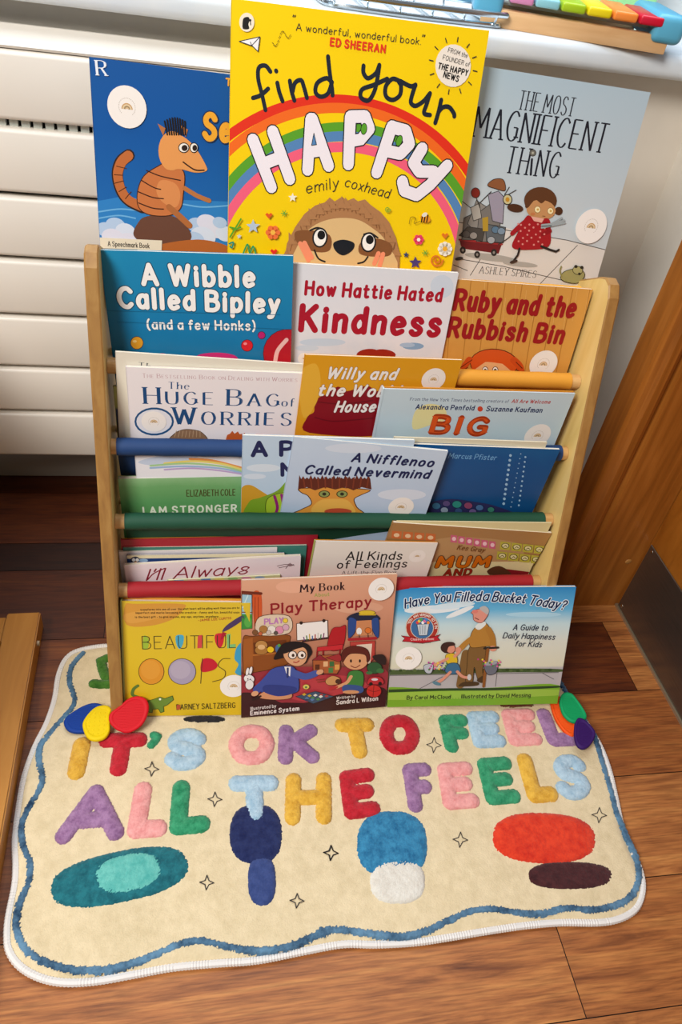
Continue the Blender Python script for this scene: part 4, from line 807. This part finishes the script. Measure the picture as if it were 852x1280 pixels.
a.text('Illustrated by', (128, 720), (250, 706), 16, 'e6dcd8', .14); a.text('Eminence System', (128, 744), (360, 720), 21, 'e6dcd8', .2); a.text('Written by', (542, 668), (632, 658), 14, 'e6dcd8', .14); a.text('Sandra L Wilson', (542, 692), (740, 672), 21, 'e6dcd8', .18)
sticker(b, 757, 135, 60, 56)

b = book('picture_book', 'wide blue-sky picture book about a bucket leaning at the foot, right', (.3766, -.2215, .0125), -.1011, .3594, .0672, .2590, 0, .005, [(0, '86a838'), (.14, '9cb848'), (.17, 'b8b0b0'), (.32, 'b4b0b4'), (.34, 'd8d4bc'), (.55, 'd6d8cc'), (.7, 'c0d8de'), (.82, '64b0d8'), (1, '2c84c0')], 'K', g6, blotch=.02, h=.1964)
a = b.art
a.ell(220, 195, 110, 16, 'dfe6ea', -.05); a.ell(300, 180, 90, 12, 'd0e2ec', -.1); a.ell(620, 215, 110, 10, 'a8d0e4'); a.ell(330, 205, 60, 10, 'e4e8ea', -.4)
a.poly([(35, 440), (200, 432), (480, 428), (720, 430), (718, 442), (480, 444), (36, 454)], '4a5c34', True); a.poly([(30, 454), (720, 442), (705, 502), (30, 512)], 'b4aeb0')
a.line([(36, 456), (718, 444)], 3, '6a6668'); a.lines([[(170, 508), (262, 460)], [(470, 498), (476, 446)], [(700, 470), (655, 446)]], 3, '6e6a6c', True)
a.poly([(28, 505), (260, 512), (480, 502), (720, 494), (700, 600), (25, 590)], '78a82c', True); a.poly([(28, 525), (700, 510), (700, 535), (26, 552)], '98bc44', True); a.poly([(28, 512), (250, 506), (480, 504), (712, 496), (712, 504), (480, 514), (250, 516), (28, 522)], '2c4420', True)
for k in range(48): x = 40+k*14; y = 436-k*.05+2*math.sin(k*3.1); a.ell(x, y, 8, 4+2*math.sin(k*1.7), ['42562e', '34481f', '56683a'][k % 3], n=9)
words = [('Have', (114, 188), (206, 170)), ('You', (228, 168), (290, 160)), ('Filled', (308, 162), (408, 158)), ('a', (420, 158), (438, 158)), ('Bucket', (456, 160), (582, 168)), ('Today?', (600, 172), (738, 194))]
for t, p, q in words: a.text(t, p, q, 36, '16284c', .17, slant=4, outline='dfeaf2', ow=.16, track=.12)
a.text('A Guide to', (538, 274), (672, 276), 22, '1c2038', .14, slant=4); a.text('Daily Happiness', (498, 306), (700, 312), 22, '1c2038', .14, slant=4); a.text('for Kids', (546, 338), (648, 342), 22, '1c2038', .14, slant=4)
a.text('By Carol McCloud . . . Illustrated by David Messing', (120, 548), (606, 538), 15, '1c2c18', .15)
a.ell(180, 264, 64, 60, 'a83428', 0, 'd8c8b4', 3); a.ell(180, 266, 45, 42, '3c6a9c', 0, 'e0d4c0', 2); a.poly([(160, 252), (208, 250), (200, 295), (168, 296)], 'c4ccd4', False, '303848', 2)
for k in range(7): a.ell(162+k*7, 245-(k % 3)*6, 6, 6, ['d84040', 'e8c840', '50a050', 'f0f0f0', 'd870a0', '4880c0', 'e88830'][k])
for k in range(3): a.line([(172+k*10, 256), (173+k*9, 290)], 2, '78828c')
n = '10TH ANNIVERSARY EDITION'
for k, ch in enumerate(n):
    if ch == ' ': continue
    th = 3.5+k*.115*1.05; x = 180+50*math.cos(th); y = 265+47*math.sin(th); a.text(ch, (x-3*math.cos(th+1.57), y-3*math.sin(th+1.57)), (x+3*math.cos(th+1.57), y+3*math.sin(th+1.57)), 9, 'f0e4d8', .16)
a.poly([(98, 296), (130, 300), (180, 308), (230, 298), (252, 290), (240, 302), (250, 314), (225, 318), (180, 326), (130, 320), (102, 318), (112, 306)], 'b8202c', False, '5a0c14', 2); a.text('Classic edition', (135, 314), (225, 312), 9, 'f4e8e0', .13); a.text('revised and updated', (140, 326), (212, 324), 5, '3c3038', .16)
# a tall old man in a tan jumper and a child with a bucket
a.line([(352, 365), (330, 490)], 30, '7c5a30'); a.poly([(368, 338), (425, 335), (428, 380), (418, 430), (422, 470), (400, 470), (385, 420), (378, 480), (352, 482), (356, 420)], '7c5a30', True, '3c2810', 2); a.poly([(325, 490), (345, 478), (398, 478), (396, 492), (330, 496)], '4a341c', True); a.poly([(395, 470), (425, 450), (430, 464), (415, 482)], '4a341c', True)
a.poly([(372, 290), (395, 258), (430, 246), (452, 280), (466, 320), (460, 335), (428, 338), (370, 340)], 'b07c34', True, '4a3010', 2); a.line([(385, 300), (355, 322), (332, 345)], 22, 'b07c34', True); a.line([(440, 270), (455, 300), (460, 338)], 22, 'a87430', True); a.poly([(388, 262), (402, 246), (425, 240), (430, 252), (405, 272)], 'dce0dc', True)
a.poly([(384, 235), (380, 212), (372, 205), (385, 196), (405, 190), (430, 192), (440, 205), (432, 225), (412, 245)], 'd89080', True, '6a2c24', 2); a.poly([(405, 188), (425, 178), (442, 192), (438, 212), (425, 205)], 'b4b0ae', True); a.ell(388, 200, 12, 7, 'd87c70'); a.line([(388, 225), (402, 232)], 3, '6a2c24')
a.ell(458, 346, 15, 11, 'd89078'); a.line([(425, 345), (478, 342)], 9, '2c2420'); a.line([(438, 350), (428, 430), (422, 495)], 11, '8a5426', True); a.ell(322, 352, 12, 12, 'd89078')
a.poly([(425, 408), (476, 398), (470, 440), (438, 448)], '6a6c78', True, '24242c', 2); a.ell(450, 404, 26, 8, '9a9ca4', -.15)
for k in range(16): a.ell(400+(k*29) % 90, 388+(k*13) % 28, 4, 4, ['b83c78', 'e8c840', '4c7c38', 'd86098'][k % 4], n=8)
a.ell(278, 342, 26, 22, '3c2420', 0); a.ell(292, 346, 18, 18, 'd89078', 0, '6a2c24', 2); a.poly([(258, 345), (268, 322), (300, 320), (308, 332), (285, 338), (275, 358)], '3c2420', True)
a.poly([(272, 372), (300, 364), (316, 378), (315, 405), (280, 408)], 'd8b428', True, '6a5410', 2); a.line([(308, 376), (325, 358)], 12, 'd89078'); a.line([(280, 385), (245, 402), (225, 410)], 11, 'd89078', True); a.poly([(282, 406), (318, 404), (330, 436), (300, 446), (270, 436)], '3c6a8c', True, '1c3040', 2)
a.lines([[(290, 438), (262, 465), (238, 480)], [(318, 436), (338, 455), (362, 460)]], 11, 'd89078', True); a.ell(236, 482, 17, 7, '5a8090', .3); a.ell(365, 458, 8, 12, 'c8c4c4')
a.poly([(186, 412), (222, 406), (216, 440), (194, 440)], 'b8bcc4', True, '303440', 2)
for k in range(18): a.ell(205+(k*31) % 75, 400+(k*11) % 32, 4, 4, ['b83c98', 'e8c840', '4c7c38', 'd86098', '7048a0'][k % 5], n=8)
sticker(b, 126, 383, 48, 48)
# ---------------------------------------------------------------- rug
ZR = .0105
def fl(p, crop='P', z=ZR):
    x, y, k = CROPS[crop]; q = at(x+p[0]/k, y+p[1]/k, 2, z); return (q.x, q.y)
outl = [fl(p, c) for c, L in (('P', [(136, 805), (101, 810), (83, 820), (73, 841), (68, 871), (58, 901), (43, 931), (30, 967), (23, 1005), (18, 1047), (19, 1080), (17.5, 1105), (10, 1142), (8, 1167), (11, 1187), (25, 1206), (50, 1220), (81, 1226), (121, 1224), (167, 1216), (217, 1207), (272, 1202), (323, 1198), (384, 1186), (430, 1178),
        (469, 1178.5), (517, 1176), (559, 1170), (601, 1163), (655, 1155), (702, 1151), (750, 1151), (779, 1145), (798, 1131), (805, 1107), (800, 1081), (790, 1060), (778, 1028), (771, 996), (763, 962), (752, 932), (736, 905), (716, 875), (699, 850)]),) for p in L]
outl += [(.662, -.150), (.640, -.118), (.600, -.098), (.540, -.088), (.470, -.092), (.400, -.100), (.330, -.094), (.250, -.086), (.170, -.092), (.090, -.098), (.010, -.092)]
outl = np.array(catmull(outl, 5, True))
def seg_dist(P, line, closed=False):
    A = np.array(line); Bq = np.roll(A, -1, 0) if closed else A[1:]; A = A if closed else A[:-1]
    d = np.full(len(P), 9.)
    for a, b in zip(A, Bq):
        e = b-a; t = np.clip(((P-a)@e)/max(e@e, 1e-12), 0, 1); d = np.minimum(d, np.hypot(*(P-a-t[:, None]*e).T))
    return d
def field(name, step, lo, hi, fn, m, parent, label=None, nz=.0005):
    xs = np.arange(lo[0], hi[0], step); ys = np.arange(lo[1], hi[1], step)
    X, Y = np.meshgrid(xs, ys); P = np.stack([X.ravel(), Y.ravel()], 1)
    z, keep = fn(P); z = z+np.random.normal(0, nz, len(z))
    K = keep.reshape(X.shape); Fc = []; idm = -np.ones(len(P), int); V = []
    q = K[:-1, :-1] & K[1:, :-1] & K[:-1, 1:] & K[1:, 1:]
    nx = len(xs); ii, jj = np.nonzero(q)
    base = ii*nx+jj; F4 = np.stack([base, base+1, base+nx+1, base+nx], 1)
    used = np.unique(F4); idm[used] = np.arange(len(used))
    V = np.stack([P[used, 0], P[used, 1], z[used]], 1)
    o = mesh_obj(name, V.tolist(), idm[F4].tolist(), m, parent, smooth=True)
    if label: o['label'] = label
    return o
def plush(name, c0, c1, sc=120, bs=.5):
    if name in MATS: return MATS[name]
    m = mat(name, c0, .95, 0, .1); v = mapped(m, 'Object'); f = noise(m, v, sc, 5, .7); f2 = noise(m, v, sc*9, 2)
    lk(m, ramp(m, f, [(.32, c0), (.62, c1)]), bsdf(m).inputs['Base Color']); bump(m, f2, bs, .0012)
    bsdf(m).inputs['Sheen Weight'].default_value = .25; bsdf(m).inputs['Sheen Roughness'].default_value = .5
    return m
rug = tag(empty('rug', (0, 0, 0)), 'cream plush rug with wavy edge and raised rainbow-coloured lettering on the wood floor', 'rug')
def top_fn(P):
    ins = inside(P, outl); d = seg_dist(P, outl, True)
    z = ZR-.0065*np.clip(1-d/.014, 0, 1)**2+.0005*np.sin(P[:, 0]*41+2)*np.sin(P[:, 1]*37)
    return z, ins
field('plush_top', .0026, outl.min(0)-.005, outl.max(0)+.005, top_fn, plush('rug_cream', 'cdbb96', 'dccaa6', 60, .55), rug, nz=.00022)
bm = bmesh.new(); pts = []
for i in range(len(outl)):
    a, b = outl[i], outl[(i+1) % len(outl)]; k = max(1, int(np.hypot(*(b-a))/.0016))
    for j in range(k): q = a+(b-a)*j/k; pts.append((q[0], q[1], .0048))
add_tube(bm, pts, [.0041+(.0005 if i % 2 else -.0002) for i in range(len(pts))], 8, closed=True)
o = bm_obj('stitched_edging', bm, mat('edging_white', 'dedad6', .8), rug, True); o['label'] = 'white overlocked edging'
blue = [fl(p, 'L') for p in [(205, 72), (186, 92), (174, 115), (173, 145), (184, 180), (180, 205), (150, 240), (120, 275), (100, 302), (97, 340), (104, 380), (95, 415), (75, 447), (60, 480)]]
blue += [fl(p, 'N') for p in [(54, 110), (58, 150), (74, 195), (70, 245), (50, 290), (41, 335), (47, 380), (76, 420), (130, 447), (200, 461), (270, 457), (340, 440), (400, 415), (450, 395), (500, 388), (560, 402), (640, 412), (710, 403), (770, 380), (825, 361)]]
blue += [fl(p, 'O') for p in [(0, 346), (50, 343), (120, 352), (190, 358), (250, 345), (310, 318), (360, 298), (410, 295), (460, 302), (520, 305), (580, 292), (640, 296), (700, 284), (735, 260), (750, 222), (748, 182), (735, 150), (720, 118), (706, 84)]]
blue += [fl(p, 'M') for p in [(697, 328), (682, 272), (662, 205), (646, 150), (622, 112), (588, 62), (566, 24)]]
blue = np.array(catmull(blue, 5))
def blue_fn(P):
    d = seg_dist(P, blue)+np.random.normal(0, .0006, len(P)); w = .0043
    return ZR+.0022*np.sqrt(np.clip(1-(d/w)**2, 0, 1))-.0006-.003*(d > w), d < w+.0016
o = field('wavy_border_line', .0015, blue.min(0)-.008, blue.max(0)+.008, blue_fn, plush('rug_blue', '1a3550', '6289a6', 30, .5), rug, 'blue wavy line', .0003)
LC = {'y': ('yellow', 'c8922a', 'e6b648'), 'r': ('red', 'a3121f', 'c62836'), 'b': ('light blue', '8fb0c6', 'b6cedd'), 'p': ('pink', 'db8886', 'eeaaa6'), 'v': ('purple', '7e5680', 'a67ea6'), 'g': ('green', '1c7a52', '3f9f72')}
def puff(name, strokes, r, m, label, hgt=.0075, step=.0013):
    pts = np.array([p for s_ in strokes for p in s_])
    def fn(P):
        d = np.full(len(P), 9.)
        for s_ in strokes: d = np.minimum(d, seg_dist(P, s_) if len(s_) > 1 else np.hypot(*(P-np.array(s_[0])).T))
        d = d+np.random.normal(0, .0003, len(P))
        return ZR-.0022+hgt*np.sqrt(np.clip(1-(d/r)**2, 0, 1))**.9-.002*(d > r), d < r+.002
    return field(name, step, pts.min(0)-r-.004, pts.max(0)+r+.004, fn, m, rug, label, .0003)
def letter(ch, c, crop, bl, br, tl):
    r = .0122 if ch in 'ITL' else .0112
    b0, b1, t0 = (np.array(fl(p, crop)) for p in (bl, br, tl))
    ex, ey = b1-b0, t0-b0; lx, ly = np.hypot(*ex), np.hypot(*ey); kx, ky = (min(.0024/lx, .3) if ch != 'I' else 0), .0026/ly
    b0, b1, t0 = b0+ex*kx+ey*ky, b1-ex*kx+ey*ky, t0+ex*kx-ey*ky
    st, adv = glyph(ch); S_ = [[tuple(b0+(x/adv if adv > .1 else 0)*(b1-b0)+y*(t0-b0)) for x, y in P] for P in st]
    nm, c0, c1 = LC[c]
    puff('raised_letter', S_, r, plush('plush_'+nm.replace(' ', '_'), c0, c1, 110, .8), nm+' letter '+ch)
for a_ in [('I', 'y', 'L', (188, 370), (200, 370), (203, 295)), ('T', 'r', 'L', (247, 364), (337, 362), (262, 284)), ('S', 'b', 'L', (420, 350), (494, 348), (428, 272)), ('O', 'p', 'L', (577, 338), (664, 336), (582, 262)), ('K', 'v', 'L', (702, 335), (776, 333), (704, 262)),
           ('T', 'y', 'M', (60, 192), (126, 190), (48, 122)), ('O', 'r', 'M', (153, 184), (224, 182), (151, 112)), ('F', 'g', 'M', (306, 180), (352, 178), (290, 112)), ('E', 'b', 'M', (372, 168), (426, 166), (356, 104)), ('E', 'p', 'M', (456, 164), (512, 162), (438, 98)), ('L', 'v', 'M', (548, 164), (594, 162), (522, 98)),
           ('A', 'v', 'L', (152, 530), (290, 520), (172, 416)), ('L', 'p', 'L', (332, 515), (396, 511), (350, 407)), ('L', 'g', 'L', (436, 508), (502, 500), (444, 403)), ('T', 'b', 'L', (586, 480), (680, 478), (582, 391)), ('H', 'y', 'L', (719, 485), (806, 482), (722, 383)),
           ('E', 'r', 'M', (70, 334), (128, 326), (58, 245)), ('F', 'v', 'M', (220, 319), (262, 316), (207, 228)), ('E', 'p', 'M', (303, 312), (362, 307), (288, 227)), ('E', 'g', 'M', (403, 302), (460, 297), (382, 215)), ('L', 'y', 'M', (502, 296), (546, 291), (477, 205)), ('S', 'b', 'M', (571, 290), (628, 286), (556, 208))]: letter(*a_)
puff('raised_apostrophe', [[fl(p, 'L') for p in ((380, 276), (390, 280), (384, 290), (374, 300))]], .0062, MATS['plush_green'], 'green apostrophe')
# plain plush ovals where the rug carries appliques
def oval(crop, x, y, rx, ry, c0, c1, label, hgt=.006, rot=0):
    c = np.array(fl((x, y), crop)); ex = np.array(fl((x+rx*math.cos(rot), y+rx*math.sin(rot)), crop))-c; ey = np.array(fl((x-ry*math.sin(rot), y+ry*math.cos(rot)), crop))-c
    Mi = np.linalg.inv(np.stack([ex, ey], 1)); R_ = max(np.hypot(*ex), np.hypot(*ey))+.004
    def fn(P):
        d = (np.abs(Mi@(P-c).T)**2.5).sum(0)**.4+np.random.normal(0, .008, len(P))
        return ZR-.0022+hgt*np.clip(1-d**6, 0, 1)**.5, d < 1.06
    field('plush_patch', .0014, c-R_, c+R_, fn, plush('patch_'+c0, c0, c1, 90, .6), rug, label, .0003)
oval('N', 300, 228, 172, 66, '12505c', '24727c', 'plain teal plush oval', rot=-.22); oval('N', 318, 222, 92, 52, '4aa39c', '6cbcb2', 'plain turquoise plush oval', .0075, -.22)
oval('N', 648, 238, 36, 66, '2a3a6c', '3c4c80', 'plain indigo plush oval', .0055); oval('N', 634, 122, 66, 78, '161e48', '28325e', 'plain navy plush oval')
oval('O', 170, 140, 84, 84, '1a5a84', '3a86ae', 'plain blue plush oval'); oval('O', 182, 228, 66, 56, 'cfc8bc', 'dedad0', 'plain off-white plush oval', .0065)
oval('O', 590, 215, 100, 34, '34181c', '4c2628', 'plain dark brown plush oval', .005); oval('O', 528, 126, 122, 62, 'c0281a', 'de4226', 'plain red plush oval', .007, .05)
oval('L', 505, 236, 54, 9, '1c1a1c', '2c2a2c', 'black plush sliver', .005); oval('M', 462, 78, 42, 7, '5a3422', '744830', 'brown plush sliver', .005)
puff('plush_curl', [[fl(p, 'L') for p in ((268, 84), (250, 92), (254, 112), (262, 132))], [fl(p, 'L') for p in ((232, 148), (248, 150), (266, 150))]], .0078, plush('curl_green', '2c5a1c', '4c7c30', 100), 'green plush curl')
M_ink = mat('star_thread', '3a3634', .9)
for crop, x, y in (('L', 376, 360), ('L', 532, 435), ('M', 268, 173), ('M', 657, 338), ('O', 330, 132), ('O', 25, 163), ('N', 512, 245), ('N', 735, 290), ('N', 820, 172)):
    P = [(x, y-18), (x+5, y-5), (x+17, y+1), (x+5, y+5), (x-2, y+18), (x-5, y+5), (x-18, y-1), (x-5, y-5), (x, y-18)]
    V = []; Fc = []
    for q in ribbon([fl(p, crop) for p in P], .0011): n = len(V); V += [(a, b, ZR+.0011) for a, b in q]; Fc.append(tuple(range(n, n+len(q))))
    mesh_obj('star_outline', V, Fc, M_ink, rug)
# ---------------------------------------------------------------- tactile pebbles
def disc(label, pts, crop, o, X, U, th, c, group, ridges=0):
    A = Art(o, X, U, 9, 9, crop); q = catmull([A.uv(p) for p in pts], 6, True); n = len(q)
    cx = sum(p[0] for p in q)/n; cy = sum(p[1] for p in q)/n; N_ = A.N
    M = Matrix.Translation(A.o+A.X*cx+A.U*cy) @ Matrix((A.X, A.U, N_)).transposed().to_4x4()
    V = []; Fc = []
    R0 = sum(math.hypot(p[0]-cx, p[1]-cy) for p in q)/n
    for k, z in ((1-.0012/R0, 0), (1, .0012), (1, th-.002), (1-.0007/R0, th-.0007), (1-.002/R0, th), (1-.0045/R0, th), (1-.0055/R0, th-.0009)):
        V += [((p[0]-cx)*k, (p[1]-cy)*k, z) for p in q]
    for r in range(6):
        for i in range(n): a = r*n+i; b = r*n+(i+1) % n; Fc.append((a, b, b+n, a+n))
    Fc.append(tuple(range(n-1, -1, -1))); Fc.append(tuple(range(6*n, 7*n)))
    m = mat('rubber_'+label.split()[0], c, .6, 0, .25)
    o_ = mesh_obj('tactile_pebble', V, Fc, m, None); o_.matrix_world = M
    o_.data.polygons.foreach_set('use_smooth', [i < 6*n for i in range(6*n+2)])
    tag(o_, label, 'sensory toy', group)
    bm = bmesh.new(); k = 0
    if ridges == 1:
        y = -R0*.75
        while y < R0*.75:
            xs = []
            for i in range(n):
                a, b = q[i], q[(i+1) % n]; ya, yb = a[1]-cy, b[1]-cy
                if (ya < y) != (yb < y): t = (y-ya)/(yb-ya); xs.append(a[0]-cx+t*(b[0]-a[0]))
            if len(xs) >= 2 and max(xs)-min(xs) > .014: add_tube(bm, [(min(xs)+.006, y, th-.0009), (max(xs)-.006, y, th-.0009)], .0005, 6)
            y += .0021
    else:
        for i in range(-12, 13):
            for j in range(-12, 13):
                p = (i*.0065, j*.0065)
                if inside(np.array([p]), [((a-cx)*.78, (b-cy)*.78) for a, b in q])[0]:
                    r = bmesh.ops.create_icosphere(bm, subdivisions=1, radius=.0011)
                    for v in r['verts']: v.co = Vector((v.co.x+p[0], v.co.y+p[1], v.co.z*.7+th-.0008))
    bm_obj('raised_texture', bm, m, o_, True)
FX, FU = Vector((1, 0, 0)), Vector((0, 1, 0)); gp = 'silicone tactile pebbles on the rug'
def flat(z): return Vector((0, 0, z))
disc('blue rubber pebble lying under the yellow one at the left', [(65, 300), (90, 250), (150, 205), (230, 160), (310, 138), (375, 150), (400, 190), (380, 260), (330, 340), (260, 375), (170, 382), (100, 360)], 'Q', flat(.0118), FX, FU, .006, '0c3c94', gp, 1)
disc('yellow rubber pebble between the blue and red ones', [(220, 330), (235, 270), (290, 200), (350, 162), (420, 158), (455, 190), (440, 240), (445, 300), (440, 370), (400, 425), (320, 445), (255, 415)], 'Q', flat(.0182), FX, FU, .006, 'e8ca00', gp, 0)
p = at(162, 916, 2, .019)
disc('red rubber pebble propped against the foot of the yellow book', [(435, 260), (450, 205), (520, 150), (600, 85), (680, 68), (740, 95), (762, 160), (740, 250), (690, 320), (600, 368), (520, 355), (460, 310)], 'Q', p, Vector((1, 0, 0)), Vector((0, math.sin(1.0), math.cos(1.0))), .006, 'd01020', gp, 1)
disc('orange rubber pebble under the green one at the right', [(155, 260), (185, 215), (265, 215), (330, 300), (400, 450), (450, 560), (450, 650), (410, 690), (330, 640), (250, 540), (190, 420)], 'R', flat(.0118), FX, FU, .006, 'ee5410', gp, 0)
disc('green rubber pebble overlapping the right edge of the rug', [(265, 260), (290, 190), (340, 165), (410, 180), (470, 250), (540, 350), (582, 430), (575, 480), (520, 510), (450, 525), (380, 500), (310, 430), (275, 340)], 'R', flat(.0182), FX, FU, .006, '0c9a5c', gp, 1)
disc('purple rubber pebble nearest the front at the right edge', [(440, 600), (450, 520), (490, 465), (560, 490), (630, 555), (680, 620), (685, 680), (650, 760), (590, 820), (530, 832), (470, 790), (442, 700)], 'R', flat(.0246), FX, FU, .006, '34125c', gp, 1)
# ---------------------------------------------------------------- on the sill
ZS = .797
p, q = at(599, 31, 2, ZS), at(829, 69, 2, ZS); e = (q-p); L = e.length; ang = math.atan2(e.y, e.x)
xy = tag(empty('xylophone', M=Matrix.Translation((p.x, p.y, ZS)) @ Matrix.Rotation(ang, 4, 'Z')), 'toy xylophone with rainbow bars on a wooden base, on the window sill', 'toy instrument')
M_bw = wood('beech', 'c99a68', 'd6aa78', 'dfb688', (2, 20, 20), 4, .45)
box('front_rail', (0, 0, 0), (L, .022, .021), M_bw, xy, .0015); box('rear_rail', (.02, .13, 0), (L-.02, .15, .021), M_bw, xy, .0015)
blu = mat('xylophone_blue', '58a8c8', .35)
for x0, x1 in ((-.014, .026), (L-.026, L+.016)):
    bm = bmesh.new(); add_box(bm, (x0, -.006, .012), (x1, .165, .046), .009, 4); bm_obj('end_block', bm, blu, xy, True)
bc = ['d88ab8', '8cc8d4', 'a4c41c', 'e8d010', 'ee8838', 'c81030']; nm = ['pink', 'pale blue', 'lime', 'yellow', 'orange', 'red']
for i in range(6):
    x0 = L*(.125+i*.137); bm = bmesh.new(); add_box(bm, (x0+.001, -.002-.001*i, .030), (x0+L*.13, .15-.006*i, .041), .003, 3)
    o = bm_obj('tone_bar', bm, mat('bar_'+nm[i].replace(' ', '_'), bc[i], .3), xy, True); o['label'] = nm[i]+' bar'
for yy in (.03, .12): 
    bm = bmesh.new(); add_tube(bm, [(.02, yy, .027), (L-.02, yy, .027)], .003, 8); bm_obj('bar_support', bm, mat('felt', 'cfd8cc', .9), xy, True)
w0, w1 = at(405, 6, 2, ZS+.002), at(556, 9, 2, ZS+.002)
wt = tag(empty('wire_tray', (w0.x, w0.y, ZS)), 'silver wire tray behind the tall yellow book, on the window sill', 'tray')
M_wire = mat('bright_wire', 'c8d2d8', .2, 1)
Wd = (w1-w0).length
def loop(z, g, dep): 
    P = [(-g+.02, -g, z), (Wd*.42, -g-.010, z), (Wd+g-.02, -g, z), (Wd+g, -g+.02, z), (Wd+g, dep+g-.02, z), (Wd+g-.02, dep+g, z), (-g+.02, dep+g, z), (-g, dep+g-.02, z), (-g, -g+.02, z)]
    return catmull(P, 4, True)
for z, g, r in ((.0032, 0, .0032), (.016, .005, .0036)):
    bm = bmesh.new(); add_tube(bm, loop(z, g, .11), r, 8, closed=True); bm_obj('rim_wire', bm, M_wire, wt, True)
for k in range(6):
    x = .012+(Wd-.024)*k/5; bm = bmesh.new(); add_tube(bm, catmull([(x, -.007, .016), (x, -.002, .008), (x, .006, .0034), (x, .104, .0034), (x, .110, .008), (x, .115, .016)], 4), .0016, 6); bm_obj('cross_wire', bm, M_wire, wt, True)
g0 = Vector((.80, .56, ZS))
gb = tag(empty('paper_bag', (g0.x, g0.y, ZS)), 'pale green packet with dark marks behind the xylophone, at the far right of the sill', 'packet')
bm = bmesh.new(); add_prism(bm, [(-.06, 0, 0), (.05, 0, 0), (.045, .01, .115), (-.05, .02, .12)], (0, .07, 0)); bm_obj('packet', bm, mat('packet_green', '9cdc98', .5), gb)
bm = bmesh.new()
for k in range(5): x = -.045+.018*k; add_prism(bm, [(x, .008, .06), (x+.006, .009, .078+.008*(k % 2)), (x+.012, .008, .06)], (0, -.006, 0))
bm_obj('leaf_print', bm, mat('packet_leaf', '1c5a40', .6), gb)
# ---------------------------------------------------------------- wooden frame at the left
ZT = .034
c0 = at(50.7, 764.5, 2, ZT); c1 = at(2.5, 1040, 2, ZT)
fr = tag(empty('wooden_shelf_unit', (c0.x, c0.y, 0)), 'golden wooden shelf unit foot rail on the floor at the left edge, unseen body added for shade', 'shelf unit')
M_pine = wood('frame_pine', '9c6218', 'ad7224', 'b87e30', (12, 1.4, 12), 4, .4, .03)
d = Vector((c1.x-c0.x, c1.y-c0.y)); dl = d.length; d /= dl; nrm = Vector((d.y, -d.x))
if nrm.x > 0: nrm = -nrm
def fb(name, a0, a1, b0, b1, z0, z1):
    P = [d*a+nrm*b for a, b in ((a0, b0), (a1, b0), (a1, b1), (a0, b1))]
    bm = bmesh.new(); add_prism(bm, [(v.x, v.y, z0) for v in P], (0, 0, z1-z0))
    bmesh.ops.bevel(bm, geom=list(bm.edges), offset=.0018, segments=2, affect='EDGES'); return bm_obj(name, bm, M_pine, fr, True)
fb('side_rail', 0, .75, 0, .047, 0, ZT); fb('cross_rail', .004, .052, .0475, .42, .004, ZT-.004); fb('side_rail', 0, .75, .4205, .467, 0, ZT); fb('cross_rail', .69, .735, .0475, .42, .004, ZT-.004)
box('added_shade_body', (-.62, -.44, .03), (-.20, .30, .46), M_pine, fr, .004); box('added_shade_top', (-.635, -.455, .46), (-.19, .315, .48), M_pine, fr, .004)  # unseen body and top, added beyond the frame to shade the floor
bm = bmesh.new(); add_tube(bm, [(d.x*.05+.0, d.y*.05, ZT*.6), (d.x*.05+.003, d.y*.05, ZT*.6)], .004, 10); bm_obj('peg', bm, mat('peg_cap', 'c8b89c', .4), fr, True)
